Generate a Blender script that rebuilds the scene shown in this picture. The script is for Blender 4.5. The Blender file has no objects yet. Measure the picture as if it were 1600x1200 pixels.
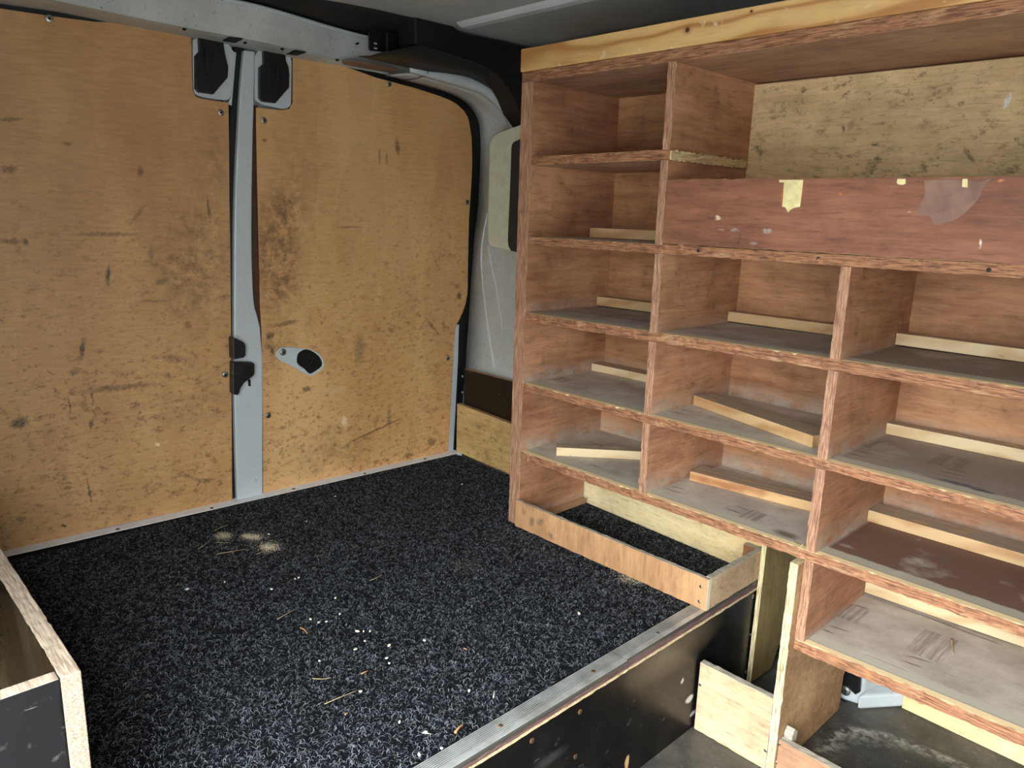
import bpy, math, random
import numpy as np
from mathutils import Vector, Matrix
random.seed(7); rng = np.random.default_rng(7)
D = bpy.data; SC = bpy.context.scene; COL = SC.collection

# ------------------------------------------------------------------ camera
F_PX = 1182.33
CAM = Vector((1.38591, -1.34502, 0.82356))
RCAM = Matrix(((0.6907312829718757, 0.722486568740502, 0.030057490141435692),
               (0.1802882906706, -0.13181209511087566, -0.9747418652287152),
               (-0.700275964867494, 0.6787037126552775, -0.22130260607783814)))  # world -> camera (x right, y down, z forward)
cam_d = D.cameras.new('camera'); cam_o = D.objects.new('camera', cam_d); COL.objects.link(cam_o)
cam_d.sensor_width = 36.0; cam_d.lens = F_PX * 36.0 / 1600.0; cam_d.clip_start = 0.02
rows = [RCAM[0], -RCAM[1], -RCAM[2]]
M3 = Matrix((rows[0], rows[1], rows[2])).transposed()
cam_o.matrix_world = Matrix.Translation(CAM) @ M3.to_4x4()
SC.camera = cam_o

# ------------------------------------------------------------------ view, sky and daylight
SC.view_settings.view_transform = 'Standard'; SC.view_settings.look = 'None'
SC.view_settings.gamma = 1; SC.view_settings.use_curve_mapping = False
SC.view_settings.exposure = 2.25
w = D.worlds.new('overcast_sky'); SC.world = w; w.use_nodes = True
wn = w.node_tree; bg = wn.nodes['Background']
tcw = wn.nodes.new('ShaderNodeTexCoord'); sep = wn.nodes.new('ShaderNodeSeparateXYZ'); wn.links.new(tcw.outputs['Generated'], sep.inputs[0])
cr = wn.nodes.new('ShaderNodeValToRGB'); wn.links.new(sep.outputs['Z'], cr.inputs[0]); wn.links.new(cr.outputs[0], bg.inputs[0])
for i, (p_, c_) in enumerate(((0.0, (.22, .23, .23)), (.12, (.42, .45, .46)), (.35, (.85, .92, .97)), (.8, (1.15, 1.22, 1.3)))):   # horizon darkened to dim the upper doors, bright cloud above
    e_ = cr.color_ramp.elements[i] if i < 2 else cr.color_ramp.elements.new(p_)
    e_.position = p_; e_.color = c_ + (1,)
bg.inputs[1].default_value = 4.0
def portal(name, loc, rot, sx, sy):      # light portal in the real door opening: guides sampling of the sky, gives no light itself
    l = D.lights.new(name, 'AREA'); l.shape = 'RECTANGLE'; l.size = sx; l.size_y = sy; l.cycles.is_portal = True
    o = D.objects.new(name, l); COL.objects.link(o); o.location = loc; o.rotation_euler = rot
portal('side_door_daylight', (1.33, -1.43, 0.42), (math.radians(90), 0, 0), 1.66, 1.44)

# ------------------------------------------------------------------ pixel ray onto a real plane
def ray(u, v):
    return RCAM.transposed() @ Vector(((u - 800) / F_PX, (v - 600) / F_PX, 1.0))
def on(u, v, ax, val):
    d = ray(u, v); i = 'xyz'.index(ax); return CAM + d * ((val - CAM[i]) / d[i])
XR, TR = -0.595, 0.0466                  # inner face of the rear doors: x = XR + TR*y
def rear(u, v, off=0.0):
    d = ray(u, v); t = (XR + off + TR * CAM.y - CAM.x) / (d.x - TR * d.y); return CAM + d * t
def rearp(y, z, off=0.0): return Vector((XR + off + TR * y, y, z))

# ------------------------------------------------------------------ materials
def lin(c):
    return tuple(((x / 255) / 12.92 if x / 255 <= 0.04045 else ((x / 255 + 0.055) / 1.055) ** 2.4) for x in c) + (1,)
class Mat:
    def __init__(s, name, rough=0.6, metal=0.0, spec=0.5):
        s.m = D.materials.new(name); s.m.use_nodes = True; s.nt = s.m.node_tree
        s.b = s.nt.nodes['Principled BSDF']; s.b.inputs['Roughness'].default_value = rough
        s.b.inputs['Metallic'].default_value = metal; s.b.inputs['Specular IOR Level'].default_value = spec
        g = s.nt.nodes.new('ShaderNodeNewGeometry'); s.P = g.outputs['Position']; s.geo = g
    def use_local(s):
        t = s.nt.nodes.new('ShaderNodeTexCoord'); oi = s.nt.nodes.new('ShaderNodeObjectInfo')
        a = s.nt.nodes.new('ShaderNodeVectorMath'); a.operation = 'MULTIPLY_ADD'
        s.L(t.outputs['Object'], a.inputs[0]); a.inputs[1].default_value = (1, 1, 1)
        c = s.nt.nodes.new('ShaderNodeCombineXYZ'); k = s.math('MULTIPLY', oi.outputs['Random'], 7.3)
        for i in range(3): s.L(k, c.inputs[i])
        s.L(c.outputs[0], a.inputs[2]); s.P = a.outputs[0]; return s
    def L(s, a, b):
        if hasattr(a, 'type') and hasattr(a, 'node'): s.nt.links.new(a, b)
        else: b.default_value = a
    def map(s, scale=(1, 1, 1), rot=(.52, .61, .43), loc=(0, 0, 0), vec=None, typ='POINT'):
        n = s.nt.nodes.new('ShaderNodeMapping'); n.vector_type = typ
        s.L(vec or s.P, n.inputs[0]); n.inputs['Location'].default_value = loc
        n.inputs['Rotation'].default_value = rot; n.inputs['Scale'].default_value = scale; return n.outputs[0]
    def noise(s, scale, vec=None, detail=4, rough=0.6, dist=0.0):
        n = s.nt.nodes.new('ShaderNodeTexNoise'); s.L(vec or s.P, n.inputs['Vector'])
        n.inputs['Scale'].default_value = scale; n.inputs['Detail'].default_value = detail
        n.inputs['Roughness'].default_value = rough; n.inputs['Distortion'].default_value = dist; return n.outputs['Fac']
    def noisec(s, scale, vec=None, detail=3):
        n = s.nt.nodes.new('ShaderNodeTexNoise'); s.L(vec or s.P, n.inputs['Vector'])
        n.inputs['Scale'].default_value = scale; n.inputs['Detail'].default_value = detail; return n.outputs['Color']
    def voro(s, scale, vec=None, feat='F1'):
        n = s.nt.nodes.new('ShaderNodeTexVoronoi'); n.feature = feat; s.L(vec or s.P, n.inputs['Vector']); n.inputs['Scale'].default_value = scale
        return n.outputs[0]
    def math(s, op, a, b=0.0, c=None, clamp=False):
        n = s.nt.nodes.new('ShaderNodeMath'); n.operation = op; n.use_clamp = clamp
        s.L(a, n.inputs[0]); s.L(b, n.inputs[1])
        if c is not None: s.L(c, n.inputs[2])
        return n.outputs[0]
    def rng(s, v, a, b, c=0.0, d=1.0):
        n = s.nt.nodes.new('ShaderNodeMapRange'); n.clamp = True; s.L(v, n.inputs[0])
        for i, q in enumerate((a, b, c, d)): n.inputs[i + 1].default_value = q
        return n.outputs[0]
    def ramp(s, v, *stops):
        n = s.nt.nodes.new('ShaderNodeValToRGB'); s.L(v, n.inputs[0]); e = n.color_ramp.elements
        while len(e) < len(stops): e.new(0.5)
        for i, (p, c) in enumerate(stops): e[i].position = p; e[i].color = lin(c)
        return n.outputs[0]
    def mix(s, f, a, b, mode='MIX'):
        n = s.nt.nodes.new('ShaderNodeMix'); n.data_type = 'RGBA'; n.blend_type = mode
        s.L(f, n.inputs[0]); s.L(lin(a) if isinstance(a, tuple) and len(a) == 3 else a, n.inputs[6]); s.L(lin(b) if isinstance(b, tuple) and len(b) == 3 else b, n.inputs[7])
        return n.outputs[2]
    def sep(s, vec=None):
        n = s.nt.nodes.new('ShaderNodeSeparateXYZ'); s.L(vec or s.P, n.inputs[0]); return n.outputs
    def warp(s, amt, scale, vec=None):
        n = s.nt.nodes.new('ShaderNodeVectorMath'); n.operation = 'MULTIPLY_ADD'
        m = s.nt.nodes.new('ShaderNodeVectorMath'); m.operation = 'SUBTRACT'; s.L(s.noisec(scale, vec), m.inputs[0]); m.inputs[1].default_value = (.5, .5, .5)
        s.L(m.outputs[0], n.inputs[0]); n.inputs[1].default_value = (amt, amt, amt); s.L(vec or s.P, n.inputs[2]); return n.outputs[0]
    def blob(s, c, r, ang=(0, 0, 0), soft=0.35, vec=None):
        v = s.map(scale=tuple(r), rot=ang, loc=c, vec=vec, typ='TEXTURE')
        n = s.nt.nodes.new('ShaderNodeVectorMath'); n.operation = 'LENGTH'; s.L(v, n.inputs[0])
        return s.rng(n.outputs['Value'], 1.0, 1.0 - soft)
    def color(s, c): s.L(lin(c) if isinstance(c, tuple) and len(c) == 3 else c, s.b.inputs['Base Color']); return s
    def bump(s, h, strength=0.3, dist=0.001):
        n = s.nt.nodes.new('ShaderNodeBump'); n.inputs['Strength'].default_value = strength; n.inputs['Distance'].default_value = dist
        s.L(h, n.inputs['Height']); s.L(n.outputs[0], s.b.inputs['Normal']); return s
    def rough(s, v): s.L(v, s.b.inputs['Roughness']); return s

def simple(name, c, rough=0.6, metal=0.0, var=0.15, vs=30, dirt=0.0, spec=0.5):
    m = Mat(name, rough, metal, spec); n = m.noise(vs)
    d = tuple(int(x * (1 - var)) for x in c); e = tuple(min(255, int(x * (1 + var * .5))) for x in c)
    col = m.ramp(n, (0.3, d), (0.7, e))
    if dirt: col = m.mix(m.math('MULTIPLY', m.rng(m.noise(110, detail=6, rough=.7), .60, .70), dirt), col, (60, 55, 48))
    m.color(col); m.bump(m.noise(300), 0.1, 0.0005); return m.m

# honey coloured plywood lining of the rear doors, with its wear
def door_ply(name, marks, base=((170, 122, 66), (205, 160, 98)), grime=()):
    m = Mat(name, 0.5)
    wv = m.warp(0.012, 30)
    big = m.noise(3.2, m.map((1, 1, .45)), 3); fine = m.noise(60, m.map((1, .35, 2.6)), 6, .7)
    col = m.ramp(m.math('ADD', m.math('MULTIPLY', big, .65), m.math('MULTIPLY', fine, .35)), (0.36, base[0]), (0.60, base[1]))
    col = m.mix(m.math('MULTIPLY', m.rng(m.noise(7, m.map((1, 1.2, .35), loc=(2, 1, 5)), 2), .52, .54), .22), col, (190, 138, 92))
    z = m.sep()[2]
    low = m.rng(z, 1.0, .35, .15, 1.0)
    fl = m.rng(m.noise(75, m.map((1, .7, 1.15), vec=wv), 7, .75), .545, .635)
    fl2 = m.rng(m.noise(34, m.map((1, .8, 1.1), loc=(3, 3, 3), vec=wv), 7, .75), .54, .65)
    band = m.rng(m.noise(4.5, m.map((1, .5, 1.8), loc=(9, 2, 1)), 3), .38, .58)
    col = m.mix(m.math('MULTIPLY', m.math('MULTIPLY', fl, low), .62), col, (92, 68, 48))
    col = m.mix(m.math('MULTIPLY', m.math('MULTIPLY', m.math('MULTIPLY', fl2, band), low), .7), col, (96, 70, 46))
    wht = m.rng(m.noise(120, m.map((1, .3, 1.0), loc=(5, 5, 5)), 5, .7), .63, .69)
    col = m.mix(m.math('MULTIPLY', m.math('MULTIPLY', wht, low), .5), col, (228, 200, 156))
    brk = m.rng(m.noise(190, None, 5, .7), .36, .52, .35, 1.0)
    for (u, v, ru, rv, k) in grime:
        c = rear(u, v); r = (.2, abs(rear(u + ru, v).y - c.y), abs(rear(u, v + rv).z - c.z))
        g = m.blob(c, r, soft=.8, vec=m.warp(.12, 9)); t = m.rng(m.noise(34, wv, 7, .75), .40, .60)
        col = m.mix(m.math('MULTIPLY', m.math('MULTIPLY', g, t), k), col, (80, 56, 34))
    for (u, v, ru, rv, ang, c3, k) in marks:
        c = rear(u, v); r = (.2, abs(rear(u + ru, v).y - c.y), abs(rear(u, v + rv).z - c.z))
        sz = min(r[1], r[2]); g = m.blob(c, (r[0], r[1] * 1.15, r[2] * 1.15), (math.radians(ang), 0, 0), .6, vec=m.warp(min(.03, .008 + sz * .9), 95))
        col = m.mix(m.math('MULTIPLY', m.math('MULTIPLY', g, brk), k), col, c3)
    m.color(col); m.rough(m.rng(big, .3, .7, .42, .6)); m.bump(m.math('ADD', fine, m.math('MULTIPLY', fl, -.6)), .25, .0008); return m.m

def grain_ply(name, dark, light, axis='x', rough=.68, marks=(), dust=None, spots=.35, scale=1.0, settle=(), fleck=0):
    """veneered plywood face, grain running along one world axis"""
    m = Mat(name, rough); k = {'x': (.07, 1, 1), 'y': (1, .07, 1), 'z': (1, 1, .07), 'd': (.12, .8, 1)}[axis]
    wv = m.warp(.012, 7)
    if axis == 'd': wv = m.map(rot=(.55, 0, 0), vec=wv)
    kk_ = tuple(max(q, .11) for q in k)
    g = m.noise(70 * scale, m.map(kk_, vec=wv), 6, .7); b = m.noise(5.5, m.map(tuple(max(q, .45) for q in k)), 5, .6)
    col = m.ramp(m.math('ADD', m.math('MULTIPLY', g, .42), m.math('MULTIPLY', b, .58)), (.38, dark), (.60, light))
    mot = m.rng(m.noise(11, m.warp(.05, 8), 6, .7), .46, .66)
    col = m.mix(m.math('MULTIPLY', mot, .30), col, tuple(int(q * .68) for q in dark))
    pores = m.rng(m.noise(210, m.map(tuple(max(q, .09) for q in k), vec=wv), 4, .6), .56, .68)
    col = m.mix(m.math('MULTIPLY', pores, .34), col, tuple(int(q * .45) for q in dark))
    st = m.rng(m.noise(22, m.warp(.03, 20), 6, .72), .60, .70)
    col = m.mix(m.math('MULTIPLY', st, spots), col, tuple(int(q * .45) for q in dark))
    if fleck:       # knocks and dark pores of an old work surface
        f1 = m.rng(m.noise(65, m.map((.55, 1, 1), vec=m.warp(.01, 60)), 7, .75), .545, .64); f2 = m.rng(m.noise(8, m.map((.7, 1, 1), loc=(7, 7, 7)), 4), .40, .60, .25, 1.0)
        col = m.mix(m.math('MULTIPLY', m.math('MULTIPLY', f1, f2), fleck), col, tuple(int(q * .42) for q in dark))
    if settle:      # fine dust settled just above every shelf
        z = m.sep()[2]; acc = None
        for zs_, hh, kz in settle:
            f = m.math('MULTIPLY', m.rng(z, zs_ + hh, zs_ + .002), m.math('MULTIPLY', m.rng(z, zs_ - .003, zs_), kz)); acc = f if acc is None else m.math('MAXIMUM', acc, f)
        col = m.mix(m.math('MULTIPLY', acc, m.rng(m.noise(22, m.warp(.02, 20), 5, .65), .3, .6)), col, (186, 176, 160))
    if dust:
        dm = m.rng(m.noise(9, m.warp(.04, 9), 5, .65), .42, .68)
        col = m.mix(m.math('MULTIPLY', dm, dust[1]), col, dust[0])
    for (c, r, ang, c3, kk, soft) in marks:
        mk = m.math('MULTIPLY', m.blob(c, r, ang, max(soft, .5), m.warp(.012, 80)), m.rng(m.noise(170, None, 5, .7), .38, .54, .3, 1.0))
        col = m.mix(m.math('MULTIPLY', mk, kk), col, c3)
    m.color(col); m.bump(g, .25, .0006); return m.m

def ply_edge(name, dark, light, chip, axis='x', amount=.5):
    """sawn plywood edge: thin laminations with bruised, paler chips"""
    m = Mat(name, .75); k = {'x': (.05, .6, 1), 'z': (1, .6, .05), 'y': (.6, .05, 1)}[axis]
    wv = m.warp(.0014, 40)
    g = m.noise(560, m.map(k, vec=wv), 3, .55)
    col = m.ramp(g, (.36, dark), (.62, light))
    c = m.rng(m.noise(55, m.map(tuple(min(1, q * 5) for q in k), vec=wv), 6, .7), .56, .66)
    col = m.mix(m.math('MULTIPLY', c, amount), col, chip)
    d = m.rng(m.noise(40, m.map(tuple(min(1, q * 6) for q in k), loc=(4, 4, 4)), 6, .7), .60, .70)
    col = m.mix(m.math('MULTIPLY', d, .5), col, tuple(int(q * .5) for q in dark))
    m.color(col); m.bump(g, .6, .001); return m.m

RED_D, RED_L = (138, 96, 68), (186, 142, 108)
SET = [(.0167, .03, .5), (.2108, .05, .75), (.3949, .045, .7), (.5805, .03, .4)]
def tilt(k): return {'x': (math.pi / 2, 0, 0)}[k]
M = {}
M['door_l'] = door_ply('honey_plywood_with_scuffs', marks=[
    (168, 430, 4, 17, -8, (70, 62, 54), .9), (128, 545, 6, 19, -14, (72, 64, 56), .9), (30, 660, 17, 9, 12, (52, 47, 44), .9),
    (142, 663, 4, 8, 0, (60, 50, 42), .8), (245, 694, 4, 4, 0, (238, 214, 176), 1), (165, 366, 55, 4, 0, (100, 76, 52), .6),
    (40, 378, 5, 6, 0, (62, 48, 36), .8), (15, 376, 22, 5, 0, (110, 78, 46), .7), (235, 395, 5, 14, 0, (98, 80, 58), .5), (215, 335, 4, 22, -40, (110, 84, 56), .55),
    (250, 440, 14, 5, 20, (90, 70, 54), .6), (240, 470, 28, 3, 0, (92, 78, 66), .5), (270, 560, 24, 6, -20, (100, 74, 48), .5), (185, 605, 70, 5, 0, (88, 66, 46), .6),
    (12, 265, 14, 7, 10, (92, 62, 44), .7), (15, 187, 22, 4, 8, (84, 56, 44), .6), (218, 268, 6, 9, 0, (84, 62, 42), .7), (105, 225, 9, 4, 0, (98, 76, 52), .7),
    (32, 810, 9, 6, 0, (84, 70, 56), .7), (139, 767, 2, 22, 4, (66, 54, 44), .8), (105, 762, 9, 3, 0, (88, 62, 40), .7), (98, 821, 5, 3, 0, (40, 32, 28), .9), (143, 620, 2, 14, 0, (60, 46, 38), .8), (108, 632, 2, 14, 0, (60, 46, 38), .8),
    (293, 508, 5, 7, 30, (150, 70, 46), .7), (325, 325, 3, 20, 4, (76, 56, 40), .7)],
    grime=[(300, 420, 75, 130, .55), (330, 250, 40, 90, .35), (300, 640, 90, 60, .3), (60, 690, 60, 40, .3)], base=((184, 134, 82), (216, 168, 112)))
M['door_r'] = door_ply('honey_plywood_with_oily_grime', marks=[
    (421, 524, 7, 7, 0, (74, 50, 34), .9), (424, 548, 3, 9, 20, (74, 50, 34), .8), (620, 230, 4, 14, 8, (98, 70, 42), .8), (537, 658, 5, 9, 15, (240, 212, 170), 1),
    (478, 608, 8, 4, 0, (66, 54, 40), .8), (560, 545, 9, 26, 0, (112, 96, 70), .6), (673, 690, 8, 8, 0, (96, 72, 48), .7), (716, 462, 4, 6, 0, (60, 48, 36), .85), (713, 447, 5, 5, 0, (96, 76, 52), .6),
    (545, 355, 22, 2, 0, (96, 72, 46), .6), (675, 510, 2, 22, 42, (92, 70, 46), .7), (445, 505, 22, 4, 8, (84, 60, 38), .7), (585, 672, 48, 2, 14, (74, 56, 40), .7), (607, 650, 4, 20, 0, (96, 72, 46), .55),
    (592, 245, 2, 14, 0, (98, 74, 46), .6), (603, 247, 2, 12, 0, (98, 74, 46), .6), (706, 192, 6, 9, -20, (196, 168, 130), .7), (522, 610, 20, 6, 10, (214, 180, 132), .6), (412, 219, 4, 3, 0, (70, 50, 34), .8), (637, 712, 8, 5, 0, (86, 64, 40), .7), (430, 703, 3, 4, 0, (220, 190, 150), .9)],
    grime=[(430, 410, 52, 110, .8), (445, 330, 40, 60, .6), (470, 270, 60, 50, .3), (430, 545, 40, 40, .5), (520, 700, 90, 35, .35)], base=((194, 142, 86), (224, 176, 118)))
M['red'] = grain_ply('red_brown_plywood', RED_D, RED_L, 'x')
M['red_side'] = grain_ply('red_brown_plywood_side', (146, 96, 66), (194, 142, 104), 'y', spots=.45, settle=SET)
M['red_back'] = grain_ply('red_brown_plywood_back', (146, 96, 62), (202, 150, 106), 'x', scale=.6, settle=SET)
M['tan_side'] = grain_ply('tan_plywood_diagonal_grain', (140, 102, 66), (190, 152, 110), 'd', spots=.25, fleck=.35)
M['tan'] = grain_ply('pale_tan_plywood', (184, 150, 112), (218, 188, 150), 'x', spots=.4, fleck=.45)
M['tray_ply'] = grain_ply('tray_plywood', (166, 120, 80), (210, 162, 114), 'z', spots=.1, marks=[
    ((.10, -.012, .035), (.012, .1, .018), (0, .5, 0), (86, 72, 70), .75, .7), ((.13, -.012, .045), (.02, .1, .012), (0, -.6, 0), (86, 72, 70), .7, .7),
    ((.17, -.012, .02), (.014, .1, .010), (0, .7, 0), (84, 70, 66), .7, .7), ((.07, -.012, .055), (.012, .1, .012), (0, .2, 0), (112, 84, 62), .6, .7)])
M['yellow'] = grain_ply('pale_yellow_plywood', (240, 208, 146), (252, 232, 182), 'x', spots=.3, fleck=.25)
M['yellow_old'] = grain_ply('worn_yellow_plywood', (200, 168, 120), (232, 202, 152), 'x', spots=.8, fleck=.75, marks=[
    (on(1371, 249, 'y', .31), (.010, .1, .008), (0, 0, 0), (50, 44, 34), .9, .7), (on(1255, 141, 'y', .31), (.008, .1, .008), (0, 0, 0), (84, 56, 36), .8, .6),
    (on(1502, 162, 'y', .31), (.006, .1, .006), (0, 0, 0), (84, 56, 36), .8, .6), (on(1574, 158, 'y', .31), (.006, .1, .018), (0, .25, 0), (222, 226, 230), .85, .4),
    (on(1515, 244, 'y', .31), (.005, .1, .026), (0, -.7, 0), (96, 72, 44), .7, .5), (on(1330, 196, 'y', .31), (.010, .1, .014), (0, 0, 0), (140, 108, 84), .6, .6),
    (on(1445, 195, 'y', .31), (.012, .1, .014), (0, 0, 0), (140, 108, 88), .6, .6), (on(1245, 160, 'y', .31), (.05, .1, .035), (0, 0, 0), (140, 116, 72), .45, .9),
    (on(1368, 226, 'y', .31), (.010, .1, .005), (0, .2, 0), (70, 62, 44), .8, .5), (on(1317, 202, 'y', .31), (.003, .1, .010), (0, -.2, 0), (76, 62, 44), .8, .5)])
M['wallboard'] = grain_ply('stained_yellow_plywood', (186, 148, 88), (222, 188, 126), 'x', spots=.5, fleck=.7)
M['green_ply'] = grain_ply('olive_tinted_plywood', (138, 116, 66), (178, 152, 94), 'z', spots=.4, fleck=.3)
M['edge_x'] = ply_edge('red_plywood_edge', (100, 62, 42), (176, 122, 84), (206, 168, 126), 'x', .5)
M['edge_z'] = ply_edge('red_plywood_edge_upright', (126, 84, 62), (190, 144, 112), (214, 180, 142), 'z', .4)
M['edge_pale_z'] = ply_edge('pale_laminated_edge_upright', (150, 128, 92), (238, 222, 172), (244, 232, 196), 'z', .4)
M['edge_pale_x'] = ply_edge('pale_laminated_edge', (176, 150, 108), (228, 204, 160), (236, 218, 180), 'x', .4)
M['edge_grey_x'] = ply_edge('dusty_grey_plywood_edge', (142, 134, 116), (190, 182, 162), (150, 138, 114), 'x', .3)
M['edge_box'] = ply_edge('weathered_pale_plywood_edge', (132, 112, 92), (176, 158, 136), (164, 166, 156), 'x', .25)
M['edge_boxz'] = ply_edge('weathered_pale_plywood_edge_upright', (98, 78, 58), (142, 118, 90), (126, 118, 104), 'z', .15)
M['edge_deck'] = ply_edge('dark_red_deck_edge', (74, 50, 48), (122, 92, 88), (168, 152, 140), 'y', .3)
M['edge_wall'] = ply_edge('brown_laminated_edge', (150, 112, 72), (204, 164, 114), (222, 190, 144), 'x', .4)

def shelf_top(name, dark, light, dusty, brown=None, z=None, lines=(), hatch=(), stains=()):
    m = Mat(name, .8); s = m.sep(); wv = m.warp(.012, 14)
    col = m.ramp(m.noise(9, wv, 6, .65), (.36, dark), (.64, light))
    g = m.rng(m.noise(180, m.map((.05, 1, 1)), 4, .6), .5, .7); col = m.mix(m.math('MULTIPLY', g, .25), col, dark)
    # rubbed patches with straight edges and thin dark scratches along the grain
    bx = m.voro(7, m.map((1, .75, .001), rot=(0, 0, 0), vec=wv)); col = m.mix(m.math('MULTIPLY', m.rng(bx, .30, .33), .22), col, dark)
    sc = m.rng(m.noise(26, m.map((.12, 2.2, 1), loc=(1, 1, 1)), 2, .5), .68, .70); col = m.mix(m.math('MULTIPLY', sc, .6), col, (84, 64, 54))
    sp = m.rng(m.noise(150, m.map((1, 1, 1), loc=(2, 2, 2)), 3, .6), .70, .73); col = m.mix(m.math('MULTIPLY', sp, .7), col, (214, 200, 170))
    if brown:
        for (x0, x1, c, k) in brown:
            f = m.math('MULTIPLY', m.rng(s[0], x0 - .005, x0 + .005), m.rng(s[0], x1 + .005, x1 - .005))
            f = m.math('MULTIPLY', f, m.rng(m.noise(6, wv, 4), .24, .40)); col = m.mix(m.math('MULTIPLY', f, k), col, c)
    for (u0, v0, u1, v1) in lines:      # scratches and saw marks worn into the board
        a, b = on(u0, v0, 'z', z), on(u1, v1, 'z', z); c = (a + b) / 2; ang = math.atan2(b.y - a.y, b.x - a.x)
        g = m.blob(c, ((b - a).length / 2, .0032, .05), (0, 0, ang), .5, m.warp(.004, 120)); col = m.mix(m.math('MULTIPLY', g, .7), col, (92, 68, 56))
    for (u, v, rx, ry) in hatch:
        c = on(u, v, 'z', z); fx = m.math('MULTIPLY', m.rng(m.math('ABSOLUTE', m.math('SUBTRACT', s[0], c.x)), rx, rx * .92), m.rng(m.math('ABSOLUTE', m.math('SUBTRACT', s[1], c.y)), ry, ry * .92))
        st_ = m.rng(m.noise(130, m.map((1, .06, 1), rot=(0, 0, .05)), 3, .6), .40, .58); col = m.mix(m.math('MULTIPLY', m.math('MULTIPLY', fx, st_), .5), col, (110, 94, 84))
    yy = m.math('ADD', s[1], m.math('MULTIPLY', m.math('SUBTRACT', m.noise(45, m.map((1, .2, 1))), .5), .012))
    f2 = m.rng(yy, .050, .046); col = m.mix(m.math('MULTIPLY', f2, .75), col, dusty)
    yn = m.math('ADD', s[1], m.math('MULTIPLY', m.math('SUBTRACT', m.noise(70, m.map((1, .2, 1), loc=(3, 0, 0))), .5), .003))
    f1 = m.rng(yn, .0175, .0165); col = m.mix(f1, col, (250, 222, 168))
    fd = m.rng(m.math('ABSOLUTE', m.math('SUBTRACT', yn, .0195)), .0018, .0006); col = m.mix(m.math('MULTIPLY', fd, .4), col, (96, 86, 72))
    for (u, v, rx, ry, c3, k) in stains:
        g = m.blob(on(u, v, 'z', z), (rx, ry, .05), (0, 0, 0), .6, m.warp(.012, 50)); col = m.mix(m.math('MULTIPLY', g, k), col, c3)
    m.color(col); m.bump(m.noise(120), .3, .0008); return m.m
GREY = ((172, 160, 146), (220, 210, 196), (196, 190, 168))
M['top'] = shelf_top('dusty_shelf_top', *GREY, z=.027, lines=[(1292, 974, 1332, 987), (1282, 979, 1307, 990), (1410, 1022, 1460, 1037), (1405, 1030, 1445, 1045), (1330, 941, 1362, 951)], hatch=[(1455, 1008, .035, .060), (1330, 955, .030, .040)])
M['top4'] = shelf_top('dusty_shelf_top_darker_right', *GREY, brown=[(.84, 1.7, (138, 122, 110), .75)], z=.395, lines=[(1327, 702, 1365, 711), (1320, 707, 1357, 716), (1462, 735, 1512, 746), (1470, 730, 1515, 741), (1042, 641, 1075, 649), (1060, 638, 1085, 645)], hatch=[(1486, 722, .030, .045), (1355, 692, .020, .035), (875, 592, .03, .03)], stains=[(1500, 757, .045, .012, (84, 92, 100), .8), (1420, 738, .03, .008, (176, 184, 188), .6), (1535, 768, .025, .008, (60, 66, 76), .9), (1142, 687, .004, .010, (36, 34, 36), 1)])
M['top5'] = shelf_top('dusty_shelf_top_red_brown_right', *GREY, brown=[(.84, 1.7, (112, 78, 60), .95)], z=.211, lines=[(1129, 792, 1165, 805), (1145, 789, 1177, 800), (1040, 757, 1075, 766), (1036, 762, 1068, 772), (920, 725, 942, 731)], hatch=[(1480, 865, .022, .05), (1178, 806, .02, .03)], stains=[(1228, 835, .035, .020, (96, 68, 54), .8), (1322, 853, .018, .008, (170, 160, 150), .6)])
M['top3'] = shelf_top('dusty_shelf_top_brown_right', (150, 140, 132), (196, 190, 182), GREY[2], brown=[(.84, 1.7, (136, 114, 100), .8)])

M['pine'] = None
def pine(name, base, ring, local=True, dusty=False, axis=0):
    m = Mat(name, .6)
    if local: m.use_local()
    k = (.25, 1, 1)
    n = m.nt.nodes.new('ShaderNodeTexWave'); n.wave_type = 'RINGS'; n.rings_direction = 'X'
    m.L(m.map(k, loc=(0, .03, .06), vec=m.warp(.05, 5)), n.inputs[0]); n.inputs['Scale'].default_value = 14; n.inputs['Distortion'].default_value = 2.0; n.inputs['Detail'].default_value = 3; n.inputs['Detail Scale'].default_value = 2
    col = m.ramp(n.outputs['Fac'], (.3, base), (.95, ring)); col = m.mix(m.math('MULTIPLY', m.rng(m.noise(12), .45, .7), .4), col, tuple(min(255, int(q * 1.06)) for q in base))
    if dusty:
        up = m.sep(m.geo.outputs['Normal'])[2]
        f = m.math('MULTIPLY', m.rng(up, .5, .8), m.rng(m.noise(25, None, 5), .2, .5)); col = m.mix(m.math('MULTIPLY', f, .85), col, (160, 150, 132))
        kn = m.rng(m.noise(60, None, 4), .68, .73); col = m.mix(m.math('MULTIPLY', kn, .5), col, (120, 84, 56))
    m.color(col); m.bump(m.noise(200, m.map((.1, 1, 1))), .2, .0005); return m.m
M['pine_batten'] = pine('pine_batten_dusty_top', (206, 172, 124), (184, 140, 92), dusty=True)
M['pine_white'] = pine('pale_new_pine_batten', (222, 198, 156), (204, 172, 126), dusty=True)
M['pine_red'] = pine('strong_grained_pine_batten', (216, 176, 122), (166, 108, 64), dusty=True)
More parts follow.
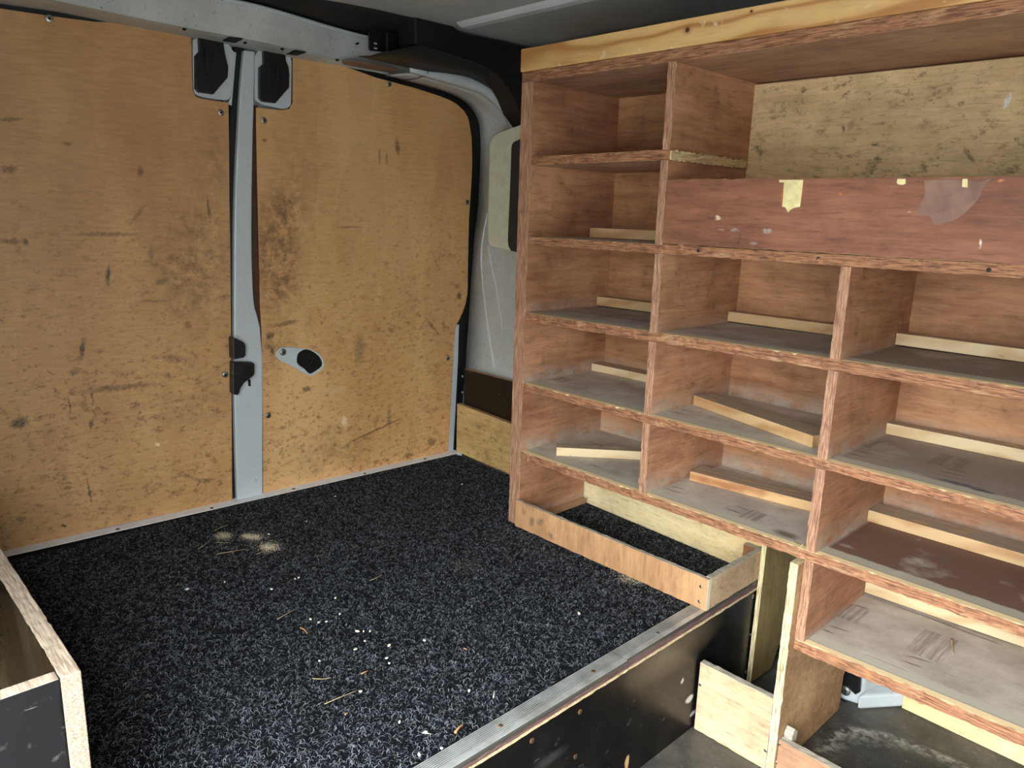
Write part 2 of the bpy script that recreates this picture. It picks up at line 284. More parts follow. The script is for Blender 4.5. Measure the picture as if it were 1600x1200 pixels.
def beam_mat():
    m = Mat('knotty_pine_beam', .55); wv = m.warp(.22, 3.0, m.map((.35, 1, 1), rot=(0, 0, 0)))
    n = m.nt.nodes.new('ShaderNodeTexWave'); n.wave_type = 'RINGS'; n.rings_direction = 'X'; m.L(m.map((.12, 1, 1), rot=(0, .02, 0), loc=(0, -.05, -1.13), vec=wv), n.inputs[0]); n.inputs['Scale'].default_value = 9; n.inputs['Distortion'].default_value = 1.5; n.inputs['Detail'].default_value = 4; n.inputs['Detail Scale'].default_value = 3
    col = m.ramp(n.outputs['Fac'], (.0, (224, 182, 118)), (.7, (214, 168, 104)), (1.0, (178, 122, 66)))
    col = m.mix(m.math('MULTIPLY', m.rng(m.noise(14, m.map((.4, 1, 1)), 5), .5, .68), .35), col, (188, 146, 98))
    col = m.mix(m.math('MULTIPLY', m.rng(m.noise(260, m.map((.08, 1, 1)), 3), .5, .65), .2), col, (180, 134, 84))
    for (u, v, r) in ((1075, 47, .006), (1175, 18, .003)):
        c = on(u, v, 'y', -.001); col = m.mix(m.math('MULTIPLY', m.blob(c, (r * 2.6, .1, r * 2), soft=.7), .5), col, (150, 92, 48)); col = m.mix(m.blob(c, (r, .1, r), soft=.4), col, (74, 40, 26))
    col = m.mix(m.math('MULTIPLY', m.rng(m.noise(30, None, 6), .62, .68), .5), col, (236, 226, 204))
    m.color(col); m.bump(n.outputs['Fac'], .1, .0006); return m.m
M['beam'] = beam_mat()
def front_board_mat():
    marks = []
    Y = -.004
    def P(u, v): return on(u, v, 'y', Y)
    for (u, v, ru, rv, c, k) in [(1226, 303, 6, 23, (196, 104, 56), .8), (1250, 300, 8, 20, (190, 100, 56), .7), (1121, 341, 6, 4, (236, 214, 176), 1), (1112, 341, 12, 2, (70, 44, 34), .7),
                                 (1199, 361, 9, 5, (186, 176, 166), .7), (1148, 360, 7, 3, (180, 170, 160), .6), (1127, 359, 6, 2, (180, 170, 160), .6), (1532, 380, 3, 9, (222, 210, 196), .9), (1178, 380, 8, 3, (170, 158, 146), .5),
                                 (1312, 303, 4, 2, (206, 110, 60), .8), (1565, 282, 6, 3, (214, 132, 74), .9), (1421, 331, 4, 2, (190, 176, 160), .6), (1155, 375, 2, 12, (84, 52, 40), .6)]:
        c0 = P(u, v); r = (abs(P(u + ru, v).x - c0.x), .1, abs(P(u, v + rv).z - c0.z)); marks.append((c0, r, (0, 0, 0), c, k, .35))
    m_ = grain_ply('red_brown_front_board', (112, 66, 48), (158, 104, 76), 'x', marks=marks, spots=.2)
    # grey rubbed patch
    nt = m_.node_tree; return m_
M['front_board'] = front_board_mat()
M['chip_pale'] = simple('bare_pale_wood', (240, 222, 160), .7)
M['grey_rub'] = simple('grey_rubbed_wood', (142, 108, 92), .8)
M['torn'] = ply_edge('torn_pale_wood', (164, 136, 94), (222, 196, 146), (120, 88, 56), 'y', .3)

def film(name, base=(20, 19, 19), smear=(96, 84, 70), rough=.22, k=.5):
    m = Mat(name, rough, spec=.28); n = m.noise(5, m.warp(.05, 6), 5, .6)
    col = m.mix(m.math('MULTIPLY', m.rng(n, .5, .75), k), lin(base), smear)
    s1 = m.rng(m.noise(90, m.map((1, .1, 1), rot=(.7, .3, 0)), 3, .6), .70, .73); col = m.mix(m.math('MULTIPLY', s1, .5), col, (150, 146, 140))
    d = m.rng(m.noise(38, m.warp(.03, 25), 8, .75), .60, .74); col = m.mix(m.math('MULTIPLY', d, .35), col, (128, 124, 118))
    m.color(col); m.rough(m.rng(n, .3, .8, rough, rough + .3)); m.bump(m.noise(60), .06, .0006); return m
fm = film('black_film_faced_plywood', (12, 12, 12), (60, 52, 44), .2, .3)
_c = fm.b.inputs['Base Color'].links[0].from_socket
for (u, v, ru, rv, c3, k) in [(1060, 1010, 70, 40, (104, 90, 70), .8), (1077, 1092, 7, 6, (190, 190, 186), .9), (1083, 1115, 5, 4, (180, 178, 170), .7), (1066, 1065, 3, 4, (190, 190, 186), .8), (980, 1192, 4, 12, (200, 160, 110), .9), (860, 1185, 30, 10, (70, 66, 64), .5)]:  # first, wide brown patch paints a reflection into the film; the rest are marks
    c = on(u, v, 'x', .6245); r = (.1, abs(on(u + ru, v, 'x', .6245).y - c.y), abs(on(u, v + rv, 'x', .6245).z - c.z))
    _c = fm.mix(fm.math('MULTIPLY', fm.blob(c, r, soft=.75 if ru > 20 else .4, vec=fm.warp(.02, 20)), k), _c, c3)
fm.color(_c); M['film'] = fm.m
M['film_box'] = film('black_film_box_face', (12, 10, 12), (30, 27, 28), .7, .6).m
M['film_brown'] = film('dark_brown_film_inside', (44, 32, 20), (92, 82, 62), .15, .8).m
M['film_board'] = film('dark_brown_film_board', (34, 26, 18), (48, 38, 28), .35, .4).m
M['white'] = simple('white_van_paint', (198, 204, 205), .32, var=.04, vs=4, dirt=.35)
M['white_dirty'] = simple('dirty_white_van_paint', (192, 194, 188), .45, var=.08, vs=8, dirt=.8)
M['cream'] = simple('cream_trim_panel', (214, 216, 190), .7, var=.05, dirt=.3)
M['dark_glass'] = simple('dark_blue_grey_panel', (26, 38, 46), .35, var=.1)
M['grey_roof'] = simple('pale_grey_roof_skin', (168, 170, 168), .5, var=.06, vs=5, dirt=.15)
M['black'] = simple('black_plastic', (14, 14, 15), .38, var=.2)
M['black_matt'] = simple('matt_black_plastic', (22, 22, 23), .6, var=.2)
M['rubber'] = simple('black_rubber_seal', (10, 11, 13), .45, var=.1)
M['shade'] = simple('dark_cavity', (16, 15, 14), .9)
M['brown_edge'] = simple('brown_hardboard_edge', (78, 48, 28), .8)
M['screw'] = simple('zinc_screw_head', (186, 186, 180), .32, 1.0, var=.1)
M['rust'] = simple('rusty_screw_head', (128, 92, 64), .55, .6, var=.3)
M['screw_hole'] = simple('dark_recess', (46, 44, 42), .6, .4)
def alu_mat():
    m = Mat('ribbed_aluminium_trim', .38, .55)
    col = m.ramp(m.noise(20, None, 6), (.35, (176, 178, 172)), (.65, (214, 218, 214)))
    col = m.mix(m.math('MULTIPLY', m.rng(m.noise(70, m.map((1, .2, 1)), 5), .58, .7), .5), col, (136, 128, 112))
    col = m.mix(m.rng(m.sep()[2], .0034, .0028), col, (96, 94, 86))  # groove shading put into the colour so the ribs stand out
    m.color(col); return m.m
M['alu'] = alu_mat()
M['sill'] = simple('pale_grey_sill_strip', (244, 246, 248), .6, 0, var=.04, dirt=.45)
def carpet_mat():
    m = Mat('black_needle_felt', .95, spec=.1); n = m.noise(420, None, 3, .7); b = m.noise(6, None, 4)
    col = m.ramp(n, (.42, (8, 8, 10)), (.60, (20, 21, 24)), (.76, (62, 66, 72)))
    col = m.mix(m.math('MULTIPLY', m.rng(b, .45, .7), .25), col, (40, 46, 50))
    for (u, v, ru, rv, k) in [(350, 838, 14, 7, .8), (395, 838, 22, 9, .8), (422, 855, 12, 10, .9), (990, 905, 24, 5, .5), (730, 885, 40, 14, .25)]:
        c = on(u, v, 'z', 0); r = (abs(on(u + ru, v, 'z', 0).x - c.x) + .02, abs(on(u, v + rv, 'z', 0).y - c.y) + .02, .1)
        g = m.blob(c, r, soft=.8, vec=m.warp(.03, 30)); t = m.rng(m.noise(160, None, 3), .42, .6)
        col = m.mix(m.math('MULTIPLY', m.math('MULTIPLY', g, t), k), col, (178, 166, 140))
    m.color(col); m.bump(n, 1.0, .003); return m.m
M['carpet'] = carpet_mat()
def pile_mat():
    m = Mat('carpet_fibres', .8, spec=.2); r = m.geo.outputs['Random Per Island']
    m.color(m.ramp(r, (0.0, (14, 15, 17)), (.42, (36, 39, 43)), (.7, (92, 99, 107)), (.95, (148, 155, 162)), (1.0, (120, 110, 94)))); return m.m
M['pile'] = pile_mat()
def floor_mat():
    m = Mat('dusty_black_floor_sheet', .6); n = m.noise(7, m.warp(.05, 6), 6, .65)
    col = m.ramp(n, (.35, (44, 42, 38)), (.6, (84, 80, 72)), (.75, (116, 110, 98)))
    ch = m.nt.nodes.new('ShaderNodeTexChecker'); m.L(m.map((1, 1, 0)), ch.inputs[0]); ch.inputs['Scale'].default_value = 150
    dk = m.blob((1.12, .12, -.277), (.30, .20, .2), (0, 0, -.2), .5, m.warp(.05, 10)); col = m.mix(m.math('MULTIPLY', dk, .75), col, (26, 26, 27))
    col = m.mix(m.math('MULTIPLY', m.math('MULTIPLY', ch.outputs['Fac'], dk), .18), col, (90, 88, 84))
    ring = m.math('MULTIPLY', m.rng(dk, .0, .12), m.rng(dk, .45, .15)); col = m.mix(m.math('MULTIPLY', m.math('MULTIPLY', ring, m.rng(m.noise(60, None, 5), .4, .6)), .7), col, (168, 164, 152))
    d = m.rng(m.noise(60, None, 6, .7), .58, .7); col = m.mix(m.math('MULTIPLY', d, .4), col, (132, 126, 112))
    m.color(col); m.bump(m.noise(90), .3, .001); return m.m
M['floor'] = floor_mat()
M['chipwood'] = simple('white_wood_chip', (236, 226, 202), .7)
M['chipbrown'] = simple('brown_wood_splinter', (190, 140, 92), .7)
M['straw'] = simple('dry_straw', (190, 168, 116), .7)
M['recess'] = simple('brown_grey_recess', (128, 104, 84), .6, dirt=.4)
M['asphalt'] = simple('grey_asphalt', (120, 120, 118), .9, var=.2)

# ------------------------------------------------------------------ mesh helpers
def mesh_obj(name, verts, faces, mats, parent=None, fm=None, bevel=0, seg=2, smooth=False, local=False):
    base = Vector((0, 0, 0))
    if parent is not None and not local:
        p = parent
        while p is not None: base += p.location; p = p.parent
    me = D.meshes.new(name); me.from_pydata([tuple(Vector(v) - base) for v in verts], [], faces)
    if not isinstance(mats, (list, tuple)): mats = [mats]
    for m in mats: me.materials.append(m)
    if fm: me.polygons.foreach_set('material_index', fm)
    if smooth: me.polygons.foreach_set('use_smooth', [True] * len(me.polygons))
    me.update(); o = D.objects.new(name, me); COL.objects.link(o)
    if parent is not None: o.parent = parent
    if bevel:
        b = o.modifiers.new('bevel', 'BEVEL'); b.width = bevel; b.segments = seg; b.limit_method = 'ANGLE'; b.angle_limit = math.radians(50)
    return o
def origin_to(o, loc):
    """move a top-level mesh's origin to loc, keeping its geometry in place"""
    loc = Vector(loc); o.data.transform(Matrix.Translation(-loc)); o.location = loc; return o
def tag(o, label=None, cat=None, group=None, kind=None):
    if label: o['label'] = label
    if cat: o['category'] = cat
    if group: o['group'] = group
    if kind: o['kind'] = kind
    return o
def thing(name, loc, label, cat, group=None, kind=None):
    o = D.objects.new(name, None); COL.objects.link(o); o.location = loc; o.empty_display_size = .05
    return tag(o, label, cat, group, kind)

def board(name, x0, x1, y0, y1, z0, z1, face, edge, parent=None, jit=0.0, bevel=.0008, sl=None, top=None, seglen=.012, along=None):
    """a sawn board; its long arrises get tiny splinters (jit). sl = (slope, x_ref): z rises along x. edge: material of the sawn edges"""
    d = (x1 - x0, y1 - y0, z1 - z0); thin = d.index(min(d)); lng = 'xyz'.index(along) if along else d.index(max(d))
    lo, hi = (x0, y0, z0), (x1, y1, z1)
    n = max(1, int(d[lng] / seglen)) if jit else 1
    wide = [i for i in range(3) if i not in (lng, thin)]
    if lng == thin or not wide: wide = [i for i in range(3) if i != lng][:1]
    wide = wide[0]; th = [i for i in range(3) if i not in (lng, wide)][0]
    ins = min(.004, d[wide] * .3)
    sec = [(0, 0, 1), (ins, 0, 0), (d[wide] - ins, 0, 0), (d[wide], 0, 1), (d[wide], 1, 1), (d[wide] - ins, 1, 0), (ins, 1, 0), (0, 1, 1)] if jit else [(0, 0, 0), (d[wide], 0, 0), (d[wide], 1, 0), (0, 1, 0)]
    S = len(sec); verts = []; faces = []; fmi = []; mats = [face, edge] + ([top] if top else [])
    for k in range(n + 1):
        t = lo[lng] + d[lng] * k / n
        for (wo, ts, jj) in sec:
            v = [0, 0, 0]; v[lng] = t; v[wide] = lo[wide] + wo; v[th] = (lo[th], hi[th])[ts]
            if jj and 0 < k < n:
                for q in (wide, th): v[q] += random.gauss(0, jit) * (1 if random.random() < .85 else 2.2)
            if sl: v[2] += sl[0] * (v[0] - sl[1])
            verts.append(v)
    ti = -1
    for k in range(n):
        for i in range(S):
            j = (i + 1) % S; faces.append([k * S + i, k * S + j, (k + 1) * S + j, (k + 1) * S + i])
            on_face = sec[i][1] == sec[j][1]           # on one of the two faces normal to th
            nax = th if on_face else wide
            fmi.append((2 if (top and nax == 2 and sec[i][1] == 1) else 0) if nax == thin else 1)
    faces.append(list(range(S))); fmi.append(0 if lng == thin else 1)
    faces.append(list(range(n * S + S - 1, n * S - 1, -1))); fmi.append(0 if lng == thin else 1)
    o = mesh_obj(name, verts, faces, mats, parent, fmi, bevel); fix_normals(o)
    return o
def fix_normals(o):
    import bmesh
    bm = bmesh.new(); bm.from_mesh(o.data); bmesh.ops.recalc_face_normals(bm, faces=bm.faces); bm.to_mesh(o.data); bm.free(); return o
def slab(name, pts, vec, mats, parent=None, bevel=0, hole=None, side=1, smooth=False):
    """extrude a planar outline pts by vec; material 0 on the first face, `side` material index on the rest"""
    n = len(pts); vec = Vector(vec); verts = [Vector(p) for p in pts] + [Vector(p) + vec for p in pts]
    faces = [list(range(n)), list(range(2 * n - 1, n - 1, -1))] + [[i, (i + 1) % n, n + (i + 1) % n, n + i] for i in range(n)]
    if not isinstance(mats, (list, tuple)): mats = [mats]
    sd = side if len(mats) > 1 else 0
    return fix_normals(mesh_obj(name, verts, faces, mats, parent, [0] + [sd] * (n + 1), bevel))
def box(name, x0, x1, y0, y1, z0, z1, mat, parent=None, bevel=.001, seg=2):
    return board(name, x0, x1, y0, y1, z0, z1, mat, mat, parent, bevel=bevel)
def rslab(name, uv, off, thick, mats, parent=None, bevel=0, side=1):
    """outline traced on the rear-door plane (off inwards), extruded outwards by thick"""
    return slab(name, [rear(u, v, off) for u, v in uv], (-thick, thick * TR, 0), mats, parent, bevel, side=side)
def loft(name, rings, mat, parent=None, close=False, smooth=True, thick=0):
    n = len(rings[0]); verts = [p for r in rings for p in r]; faces = []
    for i in range(len(rings) - 1):
        for j in range(n - (0 if close else 1)):
            faces.append([i * n + j, i * n + (j + 1) % n, (i + 1) * n + (j + 1) % n, (i + 1) * n + j])
    o = mesh_obj(name, verts, faces, mat, parent, smooth=smooth); fix_normals(o)
    if thick:
        s = o.modifiers.new('solid', 'SOLIDIFY'); s.thickness = thick; s.offset = 0
    return o
def smooth_pts(pts, n=6):
    """Catmull-Rom through points"""
    P = [Vector(p) for p in pts]; out = []
    for i in range(len(P) - 1):
        p0, p1, p2, p3 = P[max(i - 1, 0)], P[i], P[i + 1], P[min(i + 2, len(P) - 1)]
        for k in range(n):
            t = k / n; out.append(.5 * ((2 * p1) + (p2 - p0) * t + (2 * p0 - 5 * p1 + 4 * p2 - p3) * t * t + (3 * p1 - p0 - 3 * p2 + p3) * t ** 3))
    out.append(P[-1]); return out
def smooth_uv(uv, n=5): return [(p.x, p.y) for p in smooth_pts([(u, v, 0) for u, v in uv], n)]
def tube(name, pts, r, mat, parent=None, sides=8, r2=None):
    pts = [Vector(p) for p in pts]; rings = []
    for i, p in enumerate(pts):
        t = (pts[min(i + 1, len(pts) - 1)] - pts[max(i - 1, 0)]).normalized(); a = t.orthogonal().normalized(); b = t.cross(a)
        rr = r if r2 is None else r + (r2 - r) * i / (len(pts) - 1)
        rings.append([p + (a * math.cos(2 * math.pi * k / sides) + b * math.sin(2 * math.pi * k / sides)) * rr for k in range(sides)])
    n = sides; verts = [q for rg in rings for q in rg]
    faces = [[i * n + j, i * n + (j + 1) % n, (i + 1) * n + (j + 1) % n, (i + 1) * n + j] for i in range(len(rings) - 1) for j in range(n)]
    faces += [list(range(n - 1, -1, -1)), list(range((len(rings) - 1) * n, len(rings) * n))]
    return mesh_obj(name, verts, faces, mat, parent, smooth=True)
def screw(p, nrm, r, parent, mat=None, name='screw'):
    """domed screw head with a sunk drive recess, standing on a surface"""
    nrm = Vector(nrm).normalized(); a = nrm.orthogonal().normalized(); b = nrm.cross(a); p = Vector(p); S = 16
    prof = [(1.0, 0), (1.0, .12), (.88, .24), (.55, .32), (.34, .34), (.28, .14), (0.001, .12)]
    verts = [p + nrm * (h * r) + (a * math.cos(2 * math.pi * k / S) + b * math.sin(2 * math.pi * k / S)) * q * r for q, h in prof for k in range(S)]
    faces = [[i * S + j, i * S + (j + 1) % S, (i + 1) * S + (j + 1) % S, (i + 1) * S + j] for i in range(len(prof) - 1) for j in range(S)]
    fmi = [1 if i >= 4 else 0 for i in range(len(prof) - 1) for j in range(S)]
    faces.append([(len(prof) - 1) * S + j for j in range(S)]); fmi.append(1)
    o = mesh_obj(name, verts, faces, [mat or M['screw'], M['screw_hole']], parent, fmi); return fix_normals(o)
# ================================================================== THE VAN ITSELF
ST = 'structure'
ZF = -.277
o = box('floor', -.80, 2.30, -1.45, .52, ZF - .02, ZF, M['floor'], bevel=0); tag(o, kind=ST)
o = box('ground', -6, 8, -12, 6, -.90, -.86, M['asphalt'], bevel=0); tag(o, kind=ST)
ZC = 1.312
ceil = box('ceiling', -.80, 2.30, -1.45, .52, ZC, ZC + .03, M['grey_roof'], bevel=0); tag(ceil, kind=ST)
# raised rib pressed in the roof skin, running fore and aft
def rib(yc, x0, x1, wd=.05):
    prof = [(-.5, 0), (-.36, -.006), (-.2, -.011), (.2, -.011), (.36, -.006), (.5, 0)]
    pr = mesh_obj('roof_rib', [(x, yc + p * wd, ZC + h + .0005) for x in (x0, x1) for p, h in prof], [[i, i + 1, 6 + i + 1, 6 + i] for i in range(5)], M['white'], ceil, smooth=False)
    return pr
p = on(702, 40, 'z', ZC); q = on(880, 0, 'z', ZC)
rib((p.y + q.y) / 2 + .012, -.30, 2.2, .062); rib(-.62, -.30, 2.2)
o = box('wall_left', -.80, 2.30, .47, .50, -.30, ZC, M['white'], bevel=0); tag(o, kind=ST)
# near side of the van, with the open sliding-door bay the photo is taken through
wr = box('wall_right', -.80, .50, -1.46, -1.43, -.30, ZC, M['white'], bevel=0); tag(wr, kind=ST)
box('door_header', .50, 2.16, -1.46, -1.43, 1.05, ZC, M['white'], wr, bevel=0)
box('door_post', 2.16, 2.30, -1.46, -1.43, -.30, ZC, M['white'], wr, bevel=0)
box('door_sill', .50, 2.16, -1.50, -1.40, -.30, ZF - .001, M['black_matt'], wr, bevel=0)
o = box('wall_front', 2.26, 2.30, -1.43, .47, -.30, ZC, M['white'], bevel=0); tag(o, kind=ST)
wb = slab('wall_rear', [rearp(-1.45, -.30, -.06), rearp(.50, -.30, -.06), rearp(.50, ZC, -.06), rearp(-1.45, ZC, -.06)], (-.03, 0, 0), [M['white_dirty']]); tag(wb, kind=ST)

# ---- body frame round the rear doors: header beam, curved corner, pillar
fr = thing('trim_1', rearp(0, 1.2), None, None, kind=ST)
ZH = 1.222
uvf = [(-160, -52), (-60, -32), (60, -9), (160, 12), (250, 31), (325, 46), (400, 60), (470, 77), (535, 93), (600, 106), (655, 115)]
front = smooth_pts([on(u, v, 'z', ZH) for u, v in uvf], 3)
def ymatch(pts, y):
    for a, b in zip(pts, pts[1:]):
        if a.y <= y <= b.y: t = (y - a.y) / (b.y - a.y); return a.lerp(b, t)
    return pts[0] if y < pts[0].y else pts[-1]
uvb = [(-160, -30), (0, 5), (82, 16), (175, 35), (300, 58), (388, 76), (457, 91), (550, 108), (630, 125)]
back = [rear(u, v) for u, v in uvb]
ys = [front[0].y + (front[-1].y - front[0].y) * i / 30 for i in range(31)]
fl = [ymatch(front, y) for y in ys]; bl = [ymatch(back, y) for y in ys]
for i, p in enumerate(bl): p = Vector((XR + TR * ys[i] - .01, ys[i], p.z)); bl[i] = p
ridge = []
for p in fl:     # the top lip leans 2 cm into the van
    ridge.append(Vector((p.x + .022, p.y, 1.290 - .004 * max(0, (p.y + .4)))))
mid = [a.lerp(b, .5) + Vector((.004, 0, 0)) for a, b in zip(fl, ridge)]
low = [p + Vector((-.006, 0, -.004)) for p in fl]
topb = [Vector((p.x - .03, p.y, p.z + .003)) for p in ridge]
loft('header_beam', [bl, [p.lerp(q, .8) + Vector((0, 0, -.002)) for p, q in zip(bl, low)], low, [a.lerp(b, .45) + Vector((.003, 0, -.0025)) for a, b in zip(low, fl)], fl, mid, ridge, topb], M['white_dirty'], fr, smooth=False, thick=.002)
tube('header_lip', [p + Vector((.001, 0, 0)) for p in ridge], .0055, M['white'], fr)
# slots and recesses punched in the beam
def hole(u, v, w_, h_, ax='f'):
    c = on(u, v, 'z', ZH) if ax == 'u' else None
    if ax == 'f':
        t = min(range(len(mid)), key=lambda i: abs(on(u, v, 'x', mid[i].x).y - mid[i].y)); c = on(u, v, 'x', mid[t].x + .006)
        pts = [c + Vector((0, a * w_, b * h_)) for a, b in ((-1, -.6), (-.6, -1), (.6, -1), (1, -.6), (1, .6), (.6, 1), (-.6, 1), (-1, .6))]; vec = (-.004, 0, 0)
    else:
        c = on(u, v, 'z', ZH - .004); pts = [c + Vector((a * h_, b * w_, 0)) for a, b in ((-1, -.5), (-.5, -1), (.5, -1), (1, -.5), (1, .5), (.5, 1), (-.5, 1), (-1, .5))]; vec = (0, 0, .003)
    slab('slot', pts, vec, M['shade'], fr)
hole(438, 11, .005, .009); hole(557, 67, .008, .004)
for k, uv in enumerate(([(348, 64.6), (357, 60), (379, 62), (367.5, 67.4)], [(447, 85), (461, 80), (478, 82.6), (464, 87)])): slab('slot', [on(u, v, 'z', ZH - .010) for u, v in uv], (0, 0, .003), M['shade'], fr)
for (u, v) in ((288, 47), (383, 68), (527, 95), (441, 78)): slab('slot', [on(u + a * 3, v + b * 1.2, 'z', ZH - .010) for a, b in ((-1, 0), (0, -1), (1, 0), (0, 1))], (0, 0, .003), M['shade'], fr)
slab('pressed_recess', [on(u, v, 'z', ZH - .0095) for u, v in smooth_uv([(534, 97), (545, 95.5), (575, 99), (605, 105), (622, 110), (610, 114), (580, 111), (550, 105), (537, 101), (534, 97)], 3)[:-1]], (0, 0, .002), M['recess'], fr)
tube('panel_joint', [rear(664, 109, .14), rear(670, 112, .138), rear(664, 118, .125), rear(650, 123, .10), rear(630, 125, .05)], .0012, M['shade'], fr)
# curved corner of the door opening and the pillar below it
A = smooth_pts([rear(u, v, -.002) for u, v in [(600, 118), (625, 124), (687, 141), (712, 151), (727, 160), (736, 169), (744, 182), (749, 200), (750.5, 235), (749, 275), (746, 330), (741, 367), (737, 424), (735, 450), (732, 500), (729, 540), (727, 577), (721, 640), (716, 703)]], 4)
Bu = [rear(u, v, .115) for u, v in [(640, 114), (665, 121), (717, 136), (752, 147), (770, 161), (784, 177), (795, 196), (799, 225)]]
Bl = [Vector((-.30, .372 - .05 * max(0, .9 - z), z)) for z in (.95, .8, .6, .4, .2, .0)]
B = smooth_pts(Bu + Bl, 8)
def resample(P, n):
    L = [0]
    for a, b in zip(P, P[1:]): L.append(L[-1] + (b - a).length)
    out = []
    for k in range(n):
        s = L[-1] * k / (n - 1); i = max(j for j in range(len(L)) if L[j] <= s + 1e-9); i = min(i, len(P) - 2)
        out.append(P[i].lerp(P[i + 1], (s - L[i]) / max(L[i + 1] - L[i], 1e-9)))
    return out
def bylev(P, n, zt):      # split at level zt so both rims pair up sensibly
    i = next(k for k, p in enumerate(P) if p.z < zt); return resample(P[:i + 1], n) + resample(P[i:], n)[1:]
AA = bylev(A, 24, 1.02); BB = bylev(B, 24, 1.02)
loft('door_jamb', [AA] + [[a.lerp(b, t) for a, b in zip(AA, BB)] for t in (.33, .66)] + [BB], M['white_dirty'], fr, thick=.002)
Cu = [rear(u, v, .13) for u, v in [(640, 104), (672, 110), (700, 113), (735, 120), (770, 138), (786, 151), (796, 174), (806, 190)]]
Bz = resample(Bu, 20); Cz = resample(smooth_pts(Cu, 4), 20)
loft('jamb_rim', [Bz, [a.lerp(b, .5) + Vector((.008, -.004, -.004)) for a, b in zip(Bz, Cz)], Cz, [p + Vector((-.05, .03, .01)) for p in Cz]], M['white'], fr, thick=.002)
# side wall skin between the pillar and the shelving, with two pressed ridges
ws = thing('trim_2', (-.4, .36, .3), None, None, kind=ST)
zs = [1.30, 1.1, .95, .8, .6, .4, .2, 0.0]
loft('side_skin', [[Vector((x, .373 - .05 * max(0, .9 - z), z)) for z in zs] for x in (-.302, -.1, .15)], M['white'], ws, smooth=False, thick=.002)
for uv in ([(762, 332), (754, 375), (752, 410), (757, 470), (765, 530), (773, 578)], [(763, 384), (767, 410), (777, 460), (785, 518)]):
    pts = []
    for u, v in smooth_uv(uv, 5):
        best = None       # where the ray meets the jamb surface
        d = ray(u, v)
        for k in range(400):
            t = 1.6 + k * .003; p = CAM + d * t
            a0 = min(A, key=lambda q: abs(q.z - p.z)); yb = .372 - .05 * max(0, .9 - p.z)
            f = (p.x - a0.x) / (-.30 - a0.x); ys_ = a0.y + (yb - a0.y) * min(1, max(0, f))
            if p.y >= ys_ - .002: best = p; break
        if best: pts.append(best)
    if len(pts) > 3: tube('pressed_ridge', pts, .0035, M['white'], ws)
c0 = on(806, 590, 'y', .342)
disc = [c0 + Vector((math.cos(a) * .044, 0, math.sin(a) * .044)) for a in [2 * math.pi * k / 36 for k in range(36)]]
slab('round_vent_cover', disc, (0, .02, 0), [M['black_matt'], M['white']], ws, bevel=.003)
# cream trim panel and its dark pane
tp = thing('trim_panel', on(790, 300, 'y', .330), 'cream side trim panel with a dark blue edge strip, left of the shelving', 'trim panel')
uv = smooth_uv([(765, 225), (768, 216), (776, 209), (790, 203), (813, 195)], 3); uv = uv + [(905, 184), (905, 412), (836, 398), (806, 393), (797, 392), (786, 389.5), (770, 386)] + [(764, 382), (762, 375), (762, 330), (764, 256)]
slab('cream_face', [on(u, v, 'y', .330) for u, v in uv], (0, .022, 0), M['cream'], tp, bevel=.003)
uv = smooth_uv([(798.5, 232), (801, 223), (812, 217)], 3) + [(903, 212), (903, 410), (836, 396), (806, 394), (798, 392), (794, 385), (793, 375), (797, 280)]
tag(slab('edge_strip', [on(u, v, 'y', .328) for u, v in uv], (0, .004, 0), M['dark_glass'], tp, bevel=.002), 'dark blue edge strip')
# black cover over the corner where roof, header and side meet, its bracket plate and the black roof edge strip
XC = -.345
cv = thing('corner_cover', on(760, 90, 'x', XC), 'black plastic cover boxed into the roof corner above the right rear door', 'cover')
uv = smooth_uv([(648, 24), (651, 19), (662, 17), (700, 34), (722, 52), (760, 60), (820, 74)], 3) + [(850, 80), (850, 230)] + smooth_uv([(812, 176), (796, 140), (765, 108), (709, 87), (656, 71), (649, 66)], 3)
slab('cover_body', [on(u, v, 'x', XC) for u, v in uv], (-.075, 0, 0), [M['black'], M['black_matt']], cv, bevel=.008, side=1)
ue = resample(smooth_pts([on(u, v, 'x', XC - .004) for u, v in [(598, 82), (640, 74), (656, 71), (709, 87), (765, 108), (796, 140), (814, 180)]], 4), 24)
ud = resample(smooth_pts([rear(u, v, .128) for u, v in [(560, 88), (600, 97), (640, 106), (672, 112), (700, 115), (735, 122), (770, 141), (786, 154), (796, 178), (808, 196)]], 4), 24)
loft('cover_underside', [ue, [a.lerp(b, .5) + Vector((0, 0, -.004)) for a, b in zip(ue, ud)], ud], M['black_matt'], cv, thick=.002)  # underside as one black sheet, also filling in the shade behind the cover
XP = XC - .100
slab('bracket_plate', [on(u, v, 'x', XP) for u, v in smooth_uv([(577, 48), (578, 45), (581, 44)], 2) + [(606, 49), (606, 84), (598, 81), (579, 79), (577, 75)]], (-.006, 0, 0), M['black'], cv, bevel=.001)
slab('bracket_arm', [on(u, v, 'x', XC - .085) for u, v in [(604, 48), (640, 56), (650, 40), (656, 40), (656, 70), (640, 74), (608, 84), (604, 84)]], (-.02, 0, 0), M['black'], cv, bevel=.004)
for v in (68, 75.5):
    c = on(587, v, 'x', XP + .0012); slab('slot', [c + Vector((0, a * .0048, b * .0020)) for a, b in ((-1, -1), (1, -1), (1, 1), (-1, 1))], (-.001, 0, 0), M['white'], cv)
c_line = [on(u, v, 'z', ZC - .001) for u, v in [(380, -26), (500, 0), (560, 9), (640, 27), (700, 40)]]
c_line = [Vector((c_line[0].x - .02, -1.4, ZC - .001))] + c_line
t1 = resample(c_line, 20); t2 = [Vector((ymatch(ridge, p.y).x - .015, p.y, ZC - .012)) for p in t1]
